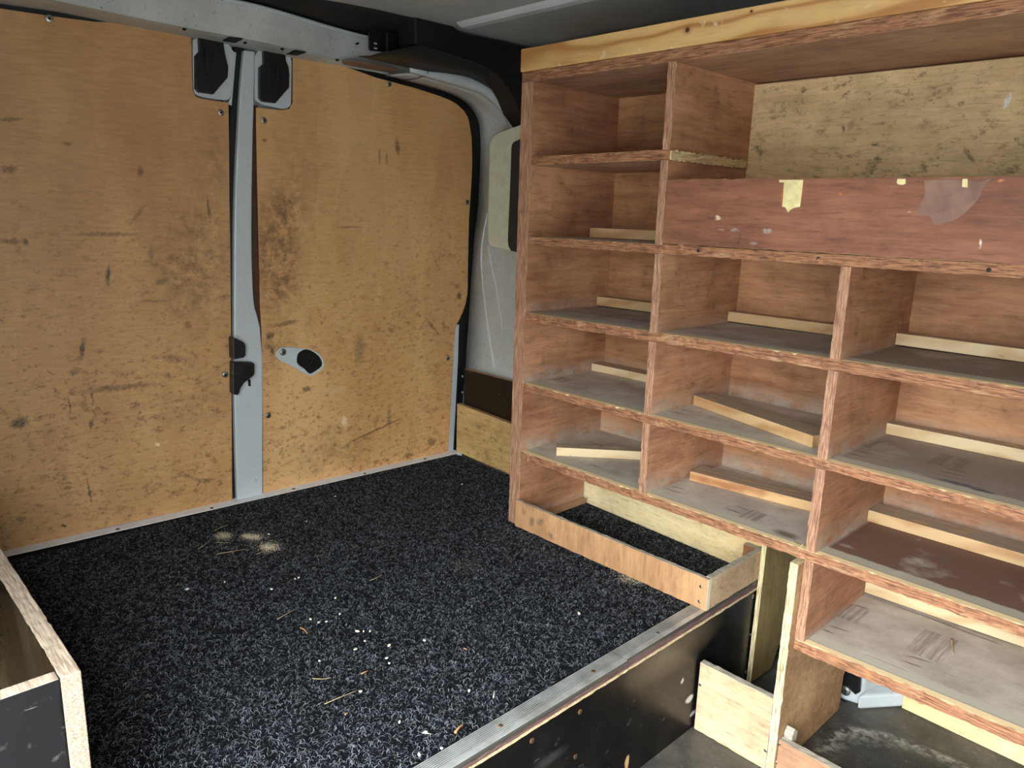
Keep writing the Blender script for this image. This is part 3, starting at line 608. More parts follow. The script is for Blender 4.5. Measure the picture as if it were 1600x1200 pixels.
fill = loft('trim_3', [t1, t2, [p + Vector((-.05, 0, -.02)) for p in t2]], M['black_matt'], None, thick=.002); tag(fill, kind=ST); origin_to(fill, (-.4, -.4, ZC))
t3 = resample([on(u, v, 'z', ZC - .002) for u, v in [(700, 38), (722, 56), (760, 64), (822, 80)]], 12)

# ---- rear doors
def door(name, loc): return thing(name, loc, None, None, kind=ST)
dl = door('door_1', rearp(-.75, .0)); dr = door('door_2', rearp(-.1, .0))
lp = [(-60, -8), (0, 13), (80, 25), (150, 34), (182, 35), (250, 44), (299, 52), (301, 140), (306, 151), (312, 153.5), (345, 159), (357, 160), (358, 220), (358.5, 300), (360, 400), (361, 500), (362, 640), (363, 782), (180, 821), (17, 860), (-60, 878)]
tag(rslab('plywood_lining', lp, .004, .009, [M['door_l'], M['brown_edge']], dl, bevel=.0006), 'scuffed honey plywood lining')
rp = [(457, 84), (540, 104), (587, 121), (650, 138), (687, 150), (702, 156), (713, 162), (725, 173), (731, 183), (733.5, 192), (737, 215), (738, 250), (737, 280), (735, 311), (733, 342), (732, 380), (731, 430), (731, 450), (730, 462), (727.5, 475), (723, 488), (717.5, 500), (713, 508), (711, 517), (709.5, 535), (709, 550), (706, 600), (703, 655), (700, 706), (560, 737), (411, 771), (410.6, 640), (409, 575), (408.5, 519), (406, 480), (402, 300), (400, 200), (400, 168), (440, 172), (452, 170), (457, 160)]
tag(rslab('plywood_lining', rp, .004, .009, [M['door_r'], M['brown_edge']], dr, bevel=.0006), 'honey plywood lining with a dark grimy patch')
# door skins behind the linings
slab('door_shell', [rearp(-1.40, -.02, -.030), rearp(-.46, -.02, -.030), rearp(-.46, 1.25, -.030), rearp(-1.40, 1.25, -.030)], (-.02, 0, 0), M['white'], dl)
slab('door_shell', [rearp(-.455, -.02, -.030), rearp(.42, -.02, -.030), rearp(.42, 1.25, -.030), rearp(-.455, 1.25, -.030)], (-.02, 0, 0), M['white'], dr)
# white metal edge of the right door between the two linings
pil = smooth_uv([(381, 78), (375, 150), (367.5, 300), (366, 430), (366, 525), (366, 600), (368, 700), (371, 784)], 3) + [(411, 775), (411, 640), (410.5, 560)] + smooth_uv([(407, 512), (402, 492), (397, 470), (394, 400), (394, 300), (396, 200), (397.5, 150), (399, 80)], 3)
rslab('door_edge', pil, .010, .030, M['white'], dr, bevel=.004)
rslab('lining_edge', [(390, 165), (389, 300), (389, 400), (393, 480), (402, 510), (411, 530), (411, 500), (406, 300), (403, 165)], -.001, .006, M['brown_edge'], dr)
rslab('gap_seal', [(368, 60), (384, 60), (380, 100), (371, 300), (369, 525), (369, 600), (371, 700), (374, 785), (361, 785), (360, 500), (357, 300), (360, 160)], -.004, .02, M['rubber'], dl)
rslab('door_edge', [(350, 78), (369, 82), (362, 165), (356, 162), (361, 151)], .000, .012, M['white'], dl)
# black rubber round the opening
rslab('opening_seal', [(-60, -25), (0, 2), (82, 12), (185, 30), (185, 42), (150, 40), (80, 32), (0, 20), (-60, 4)], -.001, .02, M['rubber'], dl)
so = smooth_uv([(540, 98), (562, 106), (625, 121), (687, 139), (712, 149), (729, 159), (738, 168), (746, 182), (751, 200), (752.5, 235), (751, 275), (748, 330), (743, 367), (739, 424), (737, 450), (734, 500), (730, 540), (728, 577), (723, 640), (717, 706)], 3)
si = [(708, 712), (712, 640), (716, 560), (717, 520), (718, 508), (715, 505), (720, 494), (726, 470), (728, 445), (729, 380), (733, 280), (734, 250), (733, 215), (728, 190), (720, 176), (708, 163), (687, 153), (650, 142), (587, 126), (540, 110)]
rslab('opening_seal', so + si, .0, .024, M['rubber'], dr, bevel=.003)
rslab('door_edge', [(709, 535), (711, 510), (718, 506), (717, 560), (713, 640), (709, 711), (699, 713), (703, 655)], -.002, .02, M['white'], dr, bevel=.003)
# check strap recess plates with black catches hanging from the header
def catch(par, plate, body, lines, sub):
    pl = rslab('catch_plate', plate, .004, .010, M['white'], par, bevel=.002)
    b = rslab('door_catch', body, .016, .014, M['black'], par, bevel=.0015)
    for (u0, v0, u1, v1) in lines: tube('catch_rib', [rear(u0, v0, .017), rear(u1, v1, .017)], .0018, M['black_matt'], b)
catch(dl, smooth_uv([(301, 62), (301.5, 100), (302.5, 138), (307, 148), (318, 152), (345, 156), (355, 156), (361, 150), (365, 120), (367.5, 84)], 2) + [(352, 60), (320, 55)],
      [(310, 52), (311, 60), (312, 80), (305.6, 87), (306, 138), (311, 144), (334, 147), (356, 121), (357, 105), (354, 94), (350.6, 78), (349, 60)], [(320, 75, 321, 118), (334, 82, 334, 110)], 0)
catch(dr, smooth_uv([(398, 87), (398, 149), (401, 158), (412, 164), (430, 168), (444, 170.5), (452, 167), (455.5, 158), (456, 95)], 2) + [(452, 82), (405, 78)],
      [(412, 72), (412.5, 99.5), (406, 105), (406, 153.5), (411, 158.6), (431, 161), (452, 136.6), (452.4, 117.5), (451, 104), (447, 95), (446, 80)], [(420, 92, 420, 132), (434, 98, 433, 126)], 0)
# latch pair on the door edge
lt = rslab('latch', smooth_uv([(364, 528), (368, 528.5), (381, 535)], 2) + [(384, 540), (384, 556), (381, 559), (365, 562)], .040, .032, M['black'], dr, bevel=.003)
lt = rslab('latch', [(364, 566), (395, 566.5), (398, 569), (398, 584), (396, 587.5), (381, 599), (375.6, 607.5), (374, 615), (371, 617.5), (364, 616)], .034, .026, M['black'], dr, bevel=.002)
for k in range(7): tube('grip_ridge', [rear(368, 572 + k * 3.2, .0345), rear(393 - max(0, k - 4) * 5, 574 + k * 3.2, .0345)], .0011, M['black_matt'], lt)
rslab('striker_slot', [(387, 592), (391.5, 593), (392, 604), (388, 603)], .0105, .003, M['shade'], dr)
# inner release: white plate with a black finger cup
hp = rslab('handle_plate', smooth_uv([(431, 555), (432.5, 550), (437.5, 545), (445, 542.5), (460, 543), (477.5, 545), (490, 548), (501, 555), (507, 567.5), (506, 574), (501, 579), (490, 586), (485, 587), (479, 585), (459, 574), (439, 564), (434, 560), (431, 555)], 3)[:-1], .009, .005, M['white'], dr, bevel=.0015)
cup = rslab('finger_cup', smooth_uv([(464, 560), (466, 552.5), (472.5, 547.5), (480, 546), (490, 550), (499, 557.5), (503, 566), (502, 572.5), (494, 579), (485, 584), (480, 581), (475, 576), (467.5, 571), (464, 566), (464, 560)], 3)[:-1], .0105, .0015, M['black'], hp, bevel=.0005)
for pts in ([(484, 556), (482, 561), (477, 566)], [(490, 557), (488, 564), (482, 572)]): tube('cup_highlight_rib', [rear(u, v, .011) for u, v in smooth_uv(pts, 4)], .0012, M['black_matt'], hp)  # thin tubes shaped to stand in for the highlights inside the cup
nrm = Vector((1, -TR, 0))
screw(rear(442, 550, .0095), nrm, .010, hp, name='bolt')
for (u, v) in ((77, 29), (345, 176), (351.5, 585)): screw(rear(u, v, .005), nrm, .0085, dl)
for (u, v) in ((412, 188), (608, 131), (419, 649), (730, 316), (700, 559)): screw(rear(u, v, .005), nrm, .0085, dr)
# sill strip where the carpet stops
sl0 = [on(20, 868, 'z', 0), on(680, 717, 'z', 0)]
dirv = (sl0[1] - sl0[0]).normalized(); pA = sl0[0] - dirv * .45; pB = sl0[1] + dirv * .115; off = Vector((-.055, 0, 0))
ss = slab('trim_4', [Vector((p.x, p.y, .001)) for p in (pA, pB, pB + off, pA + off)], (0, 0, -.02), M['sill'], bevel=.001); tag(ss, kind=ST); origin_to(ss, (-.6, -.4, 0))
for (u, v) in ((184, 827), (331, 794), (459, 764), (570, 740), (664, 717)): screw(on(u, v, 'z', .001), (0, 0, 1), .005, ss, M['rust'])

# ================================================================== RAISED CARPETED DECK
XD = .6245; XCP = .5875
dk = thing('raised_deck', (0, -.5, ZF), 'raised load deck with black flecked carpet and a black ply riser', 'deck')
def rearline(y): t = (y - sl0[0].y) / (sl0[1].y - sl0[0].y); return sl0[0].x + (sl0[1].x - sl0[0].x) * t
cp = slab('carpet', [(rearline(-1.36) + .0, -1.36, 0), (XCP, -1.36, 0), (XCP, .262, 0), (rearline(.262), .262, 0)], (0, 0, -.006), M['carpet'], dk)
box('deck_board', -.56, XD - .001, -1.36, .27, -.018, -.0065, M['tan'], dk)
rs = board('riser_panel', XD - .018, XD, -1.36, .27, ZF, -.0185, M['film'], M['edge_deck'], dk); tag(rs, 'black glossy riser panel')
# laminated edge of the deck and pale line beneath it
board('deck_edge', XD - .001, XD + .002, -1.36, .228, -.0185, -.003, M['edge_deck'], M['edge_deck'], dk, jit=.0003)
board('pale_lip', XD - .001, XD + .0045, -1.36, .228, -.0205, -.0165, M['edge_pale_x'], M['edge_pale_x'], dk, jit=.0003)
def strip(y0, y1, x1, name='edge_strip'):
    prof = [(XCP - .001, .0005), (XCP, .0026)]
    x = XCP + .001; xr_ = x1 - .012
    while x < xr_: prof += [(x, .0024), (x + .0007, .0038), (x + .0021, .0038), (x + .0028, .0024)]; x += .0036
    prof += [(xr_ + .0004, .0038), (x1 - .003, .0038), (x1 - .0008, .0036), (x1 + .001, -.001), (x1 + .001, -.0045), (x1 - .001, -.0045), (x1 - .002, .0), (XCP - .001, -.0005)]
    n = len(prof); verts = [(a, y, b) for y in (y0, y1) for a, b in prof]
    faces = [[i, (i + 1) % n, n + (i + 1) % n, n + i] for i in range(n)] + [list(range(n - 1, -1, -1)), list(range(n, 2 * n))]
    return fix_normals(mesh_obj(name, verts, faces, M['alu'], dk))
yj = -.2835
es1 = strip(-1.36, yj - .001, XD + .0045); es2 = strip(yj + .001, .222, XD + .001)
tag(es1, 'ribbed aluminium edge strip'); tag(es2, 'ribbed aluminium edge strip')
for (u, v, e) in ((782, 1134, es1), (927, 1049, es1), (1028, 989, es2)): screw(on(u, v, 'z', .0035), (0, 0, 1), .0042, e, M['rust'] if e is es1 else M['screw'])
for (u, v) in ((906, 1112), (831, 1157), (899, 1182), (1176, 932), (1166, 1050), (1174, 992)): screw(on(u, v, 'x', XD + .0003), (1, 0, 0), .0052, rs, M['rust'] if u < 1000 else M['screw'])
# carpet fibres, uncountable
def fibres(n):
    S = 4
    x = rng.uniform(-.57, XCP - .002, n * 2); y = rng.uniform(-1.15, .26, n * 2)
    ok = x > (XR + .045 + TR * y + .004); x, y = x[ok][:n], y[ok][:n]; n = len(x)
    a = rng.uniform(0, 2 * np.pi, n); L = rng.uniform(.005, .014, n); curl = rng.normal(0, 2.2, n); wd = rng.uniform(.00025, .0005, n) * (1 + .4 * rng.random(n))
    V = np.zeros((n, S + 1, 2, 3), np.float32); px, py, ang = x.copy(), y.copy(), a.copy(); hz = rng.uniform(.0012, .0035, n)
    for s in range(S + 1):
        t = s / S; z = .0004 + hz * np.sin(np.pi * t) ** .7
        nx, ny = -np.sin(ang), np.cos(ang); tw = wd * (1 - .5 * abs(2 * t - 1))
        V[:, s, 0] = np.stack([px + nx * tw, py + ny * tw, z], 1); V[:, s, 1] = np.stack([px - nx * tw, py - ny * tw, z], 1)
        px = px + np.cos(ang) * L / S; py = py + np.sin(ang) * L / S; ang = ang + curl / S + rng.normal(0, .35, n)
    V[..., 0] = np.minimum(V[..., 0], XCP - .001)
    V[..., 1] -= -.5; V[..., 2] -= ZF
    idx = (np.arange(n)[:, None, None] * (S + 1) * 2 + np.arange(S)[None, :, None] * 2 + np.array([0, 1, 3, 2])[None, None, :]).astype(np.int32)
    me = D.meshes.new('carpet_pile'); nv = n * (S + 1) * 2; nf = n * S
    me.vertices.add(nv); me.vertices.foreach_set('co', V.reshape(-1)); me.loops.add(nf * 4); me.loops.foreach_set('vertex_index', idx.reshape(-1))
    me.polygons.add(nf); me.polygons.foreach_set('loop_start', np.arange(0, nf * 4, 4, dtype=np.int32)); me.materials.append(M['pile']); me.update(calc_edges=True)
    o = D.objects.new('carpet_pile', me); COL.objects.link(o); o.parent = cp; tag(o, kind='stuff')
fibres(115000)

# ================================================================== SHELVING UNIT
XA, A0, A1, B0, B1, C0, C1 = .0388, .4208, .4404, .8173, .8363, .8176, .8364
XE = 1.62; DP = .3257
SH = {1: (.9587, .9382, .0071), 2: (.7668, .7479, .0031), 3: (.5805, .5600, .0090), 4: (.3949, .3761, .0015), 5: (.2108, .1904, .0006), 6: (.0167, -.0056, .0204)}
def zt(k, x): return SH[k][0] + SH[k][2] * (x - .5)
def zb(k, x): return SH[k][1] + SH[k][2] * (x - .5)
ZTT, ZTB = 1.150, 1.1267
su = thing('shelving_unit', (.8, .16, ZF), 'large red brown plywood pigeonhole shelving along the side wall, with a pine beam on top', 'shelving')
J = .00045
# left side: two plies, stepped at the bottom to clear the wall lining
def lside(name, x0, x1, zlo):
    pts = [(x0, 0, zlo), (x0, 0, ZTB), (x0, DP, ZTB), (x0, DP, .200), (x0, .262, .200), (x0, .262, zlo)]
    n = len(pts); verts = pts + [(x1, y, z) for _, y, z in pts]
    faces = [list(range(n)), list(range(2 * n - 1, n - 1, -1))] + [[i, (i + 1) % n, n + (i + 1) % n, n + i] for i in range(n)]
    return fix_normals(mesh_obj(name, verts, faces, [M['red_side'], M['edge_z']], su, [0, 0] + [1] * n, .0008))
lside('side_panel', 0, .0235, .002); lside('side_panel', .0243, XA, .002)
board('side_panel', XE, XE + .019, 0, DP, ZF + .001, ZTB, M['red_side'], M['edge_z'], su)
board('top_board', 0, XE + .02, 0, DP, ZTB, ZTT, M['red'], M['edge_x'], su, jit=J, seglen=.02)
tag(board('top_beam', -.004, XE + .02, -.003, .044, ZTT + .0008, 1.2025, M['beam'], M['beam'], su, bevel=.0025), 'pale knotty pine beam')
tmap = {1: 'top', 2: 'top', 3: 'top3', 4: 'top4', 5: 'top5', 6: 'top'}
for k, (t, b, s) in SH.items():
    x0 = XA if k < 6 else C0; x1 = A1 - .001 if k == 1 else XE
    board('shelf', x0, x1, 0, DP - .001, b, t, M['red'], M['edge_x'], su, jit=J * 1.3, sl=(s, .5), top=M[tmap[k]], seglen=.009)
tag(board('torn_stub', A1 - .001, A1 + .0035, .002, .30, .9382, .9565, M['torn'], M['torn'], su, jit=.0012, seglen=.006, bevel=0), 'torn pale remains of a broken-off shelf')
def upright(x0, x1, ka, kb, y1=DP - .001, y0=.0):
    xm = (x0 + x1) / 2; z1 = ZTB if kb == 0 else zb(kb, xm); z0 = zt(ka, xm)
    return board('divider', x0, x1, y0, y1, z0, z1 - .0002, M['red_side'], M['edge_z'], su, jit=J * .8, along='z', seglen=.009)
upright(A0 + .000, A1, 1, 0); upright(A0 - .002, A1 - .002, 2, 1)
for ka, kb in ((3, 2), (4, 3), (5, 4)):
    upright(A0, A1, ka, kb); upright(B0, B1, ka, kb); upright(1.213, 1.232, ka, kb)
upright(C0, C1, 6, 5); upright(1.232, 1.251, 6, 5)
bp = board('back_panel', 0.001, XE, DP, DP + .009, .196, ZTB, M['red_back'], M['red_back'], su)
board('back_panel', C0, XE, DP, DP + .009, -.006, .1955, M['red_back'], M['red_back'], su)
tag(board('back_lining', .4385, XE - .001, .311, DP - .0005, .78, 1.1225, M['yellow_old'], M['edge_pale_z'], su), 'worn yellow plywood backing')
# drop front of the big upper compartment
fbz = lambda x: .9005 - .0075 * (x - .44) / .63
fb = board('front_board', .4418, XE - .002, -.004, .014, .7695, .8985, M['front_board'], M['edge_pale_x'], su, jit=.0005)
tag(fb, 'red brown front board with pale torn chips')
def patch(name, uv, mat, y=-.0043):
    return slab(name, [on(u, v, 'y', y) for u, v in uv], (0, .0004, 0), mat, fb)
patch('bare_patch', [(1222, 281), (1255, 281), (1253, 300), (1250, 323), (1240, 325), (1235, 328), (1231, 332), (1227, 324), (1222, 323), (1224, 300), (1225, 285), (1218, 285), (1217, 281)], M['chip_pale'])
patch('bare_patch', [(1402, 279.5), (1415, 279.5), (1415, 287), (1410, 289), (1403, 288), (1401, 285)], M['chip_pale'])
patch('bare_patch', [(1504, 279.5), (1512, 279.5), (1512, 293), (1503, 292)], M['chip_pale'])
patch('rubbed_patch', smooth_uv([(1444, 282), (1490, 281), (1530, 284), (1541, 281), (1548, 280), (1538, 290), (1530, 308), (1515, 326), (1495, 342), (1472, 350), (1460, 351), (1452, 338), (1434, 334), (1437, 320), (1445, 305), (1444, 282)], 3)[:-1], M['grey_rub'], -.00415)
for (u, v) in ((1279, 404), (1545, 422), (1091, 392)): screw(on(u, v, 'y', -.0005), (0, -1, 0), .0035, su, M['screw_hole'])
# ledge under the lowest shelf: support panel, kickboard and back board
sp = board('support_panel', .7995, .8168, -.020, .293, ZF + .0005, .186, M['tan_side'], M['edge_pale_z'], su, jit=.0004); tag(sp, 'tall support panel with a pale laminated front edge')
kb_ = board('kickboard', .8175, XE, -.012, .004, ZF + .0005, -.199, M['red'], M['edge_grey_x'], su, jit=.0004); tag(kb_, 'low red brown kickboard')
for (u, v) in ((1217, 1162), (1212, 1191)): screw(on(u, v, 'y', -.0125), (0, -1, 0), .004, kb_)
slab('corner_block', [(.818, .0045, z) for z in (0,)] and [(.8176, .005, -.215), (.8176, .03, -.215), (.8176, .03, -.19), (.8176, .016, -.178), (.8176, .006, -.19)], (.018, 0, 0), M['edge_grey_x'], su, bevel=.002)

# ---- loose and fixed battens lying on the shelves
def batten(p, q, wd, h, z, mat, label, clip=None, end=0, grp='battens lying on the shelves'):
    p = Vector((p[0], p[1], 0)); q = Vector((q[0], q[1], 0)); d = (q - p); L = d.length; d.normalize()
    nn = Vector((-d.y, d.x, 0)); c = (p + q) / 2 + nn * wd / 2
    o = board('batten', -L / 2, L / 2, -wd / 2, wd / 2, 0, h, mat, mat, None, bevel=.0012)
    o.location = (c.x, c.y, z + .0004); o.rotation_euler = (0, 0, math.atan2(d.y, d.x)); return tag(o, label, 'batten', grp)
ax = A0 - .0015; bx = B0 - .0015
pw, pr_, pb = M['pine_white'], M['pine_red'], M['pine_batten']
batten((.1177, .1402), (ax - .002, .2180), .040, .024, zt(2, .4) + .0006, pb, 'short pine batten in the left column, second pigeonhole from the top')
batten((.0440, .2700), (ax, .2900), .034, .0245, zt(3, .42), pb, 'dull pine batten in the left column, third pigeonhole from the top')
batten((A1 + .001, .2842), (bx, .2875), .036, .0235, zt(3, .82), pb, 'pine batten at the back of the middle column, third row from the top')
batten((B1 + .001, .2545), (1.205, .2545), .032, .0235, zt(3, 1.2), pw, 'long pale batten in the right column, first row below the front board')
batten((XA + .001, .2690), (ax, .2730), .048, .021, zt(4, .4), pw, 'batten at the back of the left column, in the fourth pigeonhole down')
batten((.4365 + .008, .1597), (.782, .054), .060, .024, zt(4, .8), pb, 'weathered batten lying askew across the middle column, fourth row')
batten((B1 + .001, .2740), (1.205, .2920), .032, .024, zt(4, 1.2), pw, 'long clean batten at the back of the right column, fourth row')
batten((.1244, .0450), (ax - .032, .2850), .034, .023, zt(5, .4), pw, 'whitish batten lying slanted in the left column, fifth row')
batten((A1 + .012, .1600), (bx - .002, .2050), .060, .0225, zt(5, .82), pr_, 'pine batten with bold brown grain and a knot, middle column of the fifth row')
batten((B1 + .001, .2400), (1.205, .2460), .058, .025, zt(5, 1.2), pb, 'thick batten on the bare red brown shelf, right column of the fifth row')
batten((C1 + .001, .2850), (1.225, .3020), .022, .028, zt(6, 1.22), pw, 'long pale batten at the back of the lowest shelf')

# ---- tray on the deck under the shelves
ty = thing('tray', (.33, .1, .0), 'shallow plywood tray frame on the carpet under the shelving', 'tray')
t1_ = board('front_board', XA - .0005, .6268, -.012, -.0006, .0042, .0770, M['tray_ply'], M['edge_grey_x'], ty, jit=.0004)
t2_ = board('side_board', .6130, .6268, 0, .2265, .0046, .0775, M['tan'], M['edge_grey_x'], ty, jit=.0004)
M['edge_white_z'] = ply_edge('whitish_end_grain', (196, 186, 160), (226, 218, 196), (234, 228, 210), 'z', .3)
board('end_edge', .6269, .6274, -.0118, -.001, .0044, .0768, M['edge_white_z'], M['edge_white_z'], ty, bevel=0)
board('corner_block', .5800, .6125, .2140, .2260, .0046, .0765, M['red_back'], M['edge_grey_x'], ty)
for (u, v) in ((1095, 916.5), (1092.5, 940)): screw(on(u, v, 'y', -.0121), (0, -1, 0), .0036, t1_)
for (u, v) in ((1192.5, 869), (1189, 893)): screw(on(u, v, 'x', .6269), (1, 0, 0), .0036, t2_)
o = board('wood_strip', XA + .0005, XA + .016, .055, .2600, .0045, .0200, M['red'], M['red'], None); tag(o, 'short reddish wood strip on the carpet against the shelving side, inside the tray', 'wood strip'); origin_to(o, (XA + .008, .16, .0045))
# ---- lining boards along the side wall and behind the tray
o = board('lining_board', -.560, -.002, .280, .2975, .002, .1745, M['wallboard'], M['edge_wall'], None, sl=(-.045, -.55)); tag(o, 'stained yellow plywood board standing on the carpet edge, left of the shelving', 'board'); origin_to(o, (-.28, .289, .002))
o = board('lining_board', -.548, -.002, .3000, .3150, .004, .2955, M['film_board'], M['edge_wall'], None); tag(o, 'dark brown board above and behind the yellow board, left of the shelving', 'board')
screw(on(722.5, 588, 'y', .2998), (0, -1, 0), .0045, o); screw(on(722.5, 613, 'y', .2998), (0, -1, 0), .0045, o); origin_to_children = None
o = slab('lining_board', [(.002, .2745, 0.001), (.6220, .2370, 0.001), (.6220, .2370, .1885), (.002, .2745, .1885)], (0.0006, .009, 0), [M['yellow'], M['edge_pale_x']], None); tag(o, 'clean pale yellow board behind the tray, under the lowest left shelf', 'board'); origin_to(o, (.31, .26, .001))
# ---- upright panel at the deck end, low partition and floor-level board
yz = [(.2105, .1880), (.2060, -.2600), (.3055, -.2640)] + [(p.x, p.y) for p in smooth_pts([(.3055, -.264, 0), (.3420, -.203, 0), (.3720, -.144, 0), (.3800, -.076, 0)], 4)][1:] + [(.384, .1880)]
o = slab('upright_panel', [(.6395, y, z) for y, z in yz], (-.0115, 0, 0), [M['green_ply'], M['edge_pale_z']], None, bevel=.0006); tag(o, 'olive stained plywood panel standing at the deck end, behind the tray corner', 'panel'); origin_to(o, (.634, .29, -.26))
def partition():
    x0, x1 = XD + .0055, .7990
    o = board('partition_board', x0, x1, -.0200, -.0050, ZF + .0006, -.1120, M['tan'], M['edge_grey_x'], None, jit=.0004)
    tag(o, 'low tan plywood board on the van floor between the black riser and the support panel', 'board')
    for (u, v) in ((1094, 1070), (1196, 1173)): screw(on(u, v, 'y', -.0204), (0, -1, 0), .0034, o)
    return o
partition()
o = slab('floor_board', [(.9135, .4120, ZF + .0005), (1.6, .3900, ZF + .0005), (1.6, .3900, -.12), (.9135, .4120, -.12)], (0, .012, 0), [M['yellow'], M['edge_pale_x']], None); tag(o, 'pale yellow board standing on the van floor behind the lowest compartment', 'board'); origin_to(o, (1.25, .4, ZF))

# white bodywork showing behind the lower compartment
bw = thing('trim_5', (.8, .42, ZF), None, None, kind=ST)
slab('body_post', [(.62, .440, ZF + .001), (.915, .430, ZF + .001), (.915, .430, .18), (.62, .440, .18)], (0, .02, 0), M['white'], bw)
q1 = [(.846, .322), (.9130, .4135), (.9130, .4300), (.846, .4300)]
slab('sill_step', [(x, y, ZF + .001) for x, y in q1], (0, 0, .036), M['white'], bw, bevel=.006)
q2 = [(.812, .336), (.846, .345), (.860, .4300), (.800, .4300), (.800, .336)]
slab('post_foot', [(x, y, ZF + .001) for x, y in q2], (0, 0, .44), M['white'], bw, bevel=.006)
slab('black_box', [on(u, v, 'y', .326) for u, v in ((1300, 1030), (1346, 1030), (1343, 1082), (1336, 1086), (1330, 1080), (1322, 1072), (1300, 1070))], (0, .009, 0), M['black'], bw, bevel=.002)
screw(on(1321, 1079, 'y', .324), (0, -1, .1), .0115, bw, name='washer')
c0 = on(1315, 1104, 'y', .331); slab('dark_hole', [c0 + Vector((math.cos(a) * .017, 0, abs(math.sin(a)) * .018)) for a in [math.pi * k / 10 for k in range(11)]], (0, .004, 0), M['shade'], bw)
tube('door_seal', [(.655, .432, ZF + .02), (.650, .430, -.1), (.652, .432, .1)], .006, M['rubber'], bw)

# ================================================================== BOX AT THE NEAR CORNER
bxo = thing('storage_box', (.15, -1.25, .0), 'black plywood storage box with raw pale edges on the near corner of the deck', 'box')
YB0, YB1, XB = -1.1765, -1.1545, .4870; ZB = .2915
def bd(name, x0, x1, y0, y1, z0, z1, face, edge, jit=.0003): return board(name, x0, x1, y0, y1, z0, z1, face, edge, bxo, jit=jit, bevel=.0015)
long_ = bd('long_side', -.40, XB + .001, YB0, YB1, .0045, ZB, M['film_brown'], M['edge_box'])
bd('end_panel', .4660, XB, -1.355, YB0 - .0004, .0045, ZB - .0015, M['film_box'], M['edge_box'])
bd('end_panel', -.40, -.379, -1.355, YB0 - .0004, .0045, ZB, M['film_brown'], M['edge_box'])
bd('long_side', -.40, XB, -1.377, -1.3555, .0045, ZB, M['film_brown'], M['edge_box'])
bd('bottom_panel', -.378, .4655, -1.355, YB0 - .0004, .0045, .016, M['yellow_old'], M['edge_box'])
bd('cleat', -.30, .44, YB0 - .022, YB0 - .0006, .0165, .040, M['yellow'], M['yellow'])

# ================================================================== CRUMBS, CHIPS, STRAW
def chip_mesh(name, L, W, H, mat, rough_=.3):
    pts = []
    for s in (0, 1):
        for k in range(6):
            a = 2 * math.pi * k / 6; pts.append((math.cos(a) * L / 2 * random.uniform(1 - rough_, 1), math.sin(a) * W / 2 * random.uniform(1 - rough_, 1), s * H * random.uniform(.8, 1.1)))
    return fix_normals(mesh_obj(name, pts, [list(range(6)), list(range(11, 5, -1))] + [[i, (i + 1) % 6, 6 + (i + 1) % 6, 6 + i] for i in range(6)], mat))
ZP = .0026
proto = [chip_mesh('wood_chip', .0075, .0045, .0022, M['chipwood']) for _ in range(3)]
spots = [(424, 921, 1), (461, 905, .8), (467, 903, .8), (485, 968, 1), (498, 973, 1.1), (510, 972, .8), (524, 935, .9), (531, 960, .6), (558.5, 987, 1.5), (568, 987, .9), (578, 987, 1), (570, 1002, .8), (555.5, 1015, 1.2), (608, 1009, 1.3), (663, 1001, 1.1), (604, 1029, .9), (608, 1037, .8), (499, 1033, .8), (563, 1081, .9), (733, 1080, 1.1), (624, 1129, 1), (904.5, 959, 1.5), (722, 757, 1), (479, 815, .9), (524, 776, .8), (351, 910, 1), (293, 921, 1.3), (420, 835, 1), (665, 1145, 1.1), (690, 1170, .8), (655, 1180, 1.2)]
CL = ['lone whitish chip on the carpet, level with the box corner and left of the straw',
 'left one of two touching chips in the middle left of the carpet', 'right one of two touching chips in the middle left of the carpet',
 'leftmost of three whitish chips just right of the bent brown splinter', 'middle one of three whitish chips just right of the bent brown splinter', 'rightmost of three whitish chips just right of the bent brown splinter',
 'whitish chip above the three chips that lie by the bent splinter', 'very small chip between the splinter chips and the row of three chips',
 'longest, leftmost chip in the tight row of three on mid carpet', 'centre chip in the tight row of three on mid carpet', 'right hand chip in the tight row of three on mid carpet',
 'small chip directly below the tight row of three chips', 'fat chip lower left of the tight row of three chips', 'fat chip lower right of the tight row of three chips',
 'thin whitish chip far to the right of the tight row of three chips', 'upper of two small chips stacked above the thin brown splinter', 'lower of two small chips stacked above the thin brown splinter',
 'small chip alone below the three chips by the bent splinter', 'whitish chip at the end of the straw in front of the thin brown splinter',
 'whitish chip left of the upright sliver near the aluminium strip', 'pale round chip left of the large brown splinter, near the front edge',
 'biggest whitish crumb, alone on the carpet in front of the tray', 'tiny chip at the back of the carpet near the foot of the shelving',
 'tiny chip right of the sawdust patches', 'tiny chip farther right and behind the sawdust patches', 'small chip in front of the sawdust patches',
 'leftmost whitish chip on the carpet, nearest the storage box', 'tiny chip lying among the sawdust patches',
 'whitish chip touching the thin sliver near the front edge of the carpet', 'whitish chip nearest the frame bottom beside the aluminium strip', 'large whitish chip at the very front of the carpet by the strip']
for i, (u, v, s) in enumerate(spots):
    o = proto[i] if i < 3 else proto[i % 3].copy()
    if i >= 3: COL.objects.link(o)
    p = on(u, v, 'z', ZP); o.location = p; o.scale = (s, s, 1); o.rotation_euler = (0, 0, random.uniform(0, 6)); tag(o, CL[i], 'wood chip', 'whitish chips on the carpet')
def splinter(uv, r, mat, label, cat, z=ZP, grp=None, name='splinter'):
    pts = [on(u, v, 'z', z + .001 + (.0015 if 0 < i < len(uv) - 1 else 0)) for i, (u, v) in enumerate(uv)]
    o = tube(name, smooth_pts(pts, 3), r, mat, None, 5, r * .35); c = sum(pts, Vector()) / len(pts); origin_to(o, (c.x, c.y, z)); return tag(o, label, cat, grp)
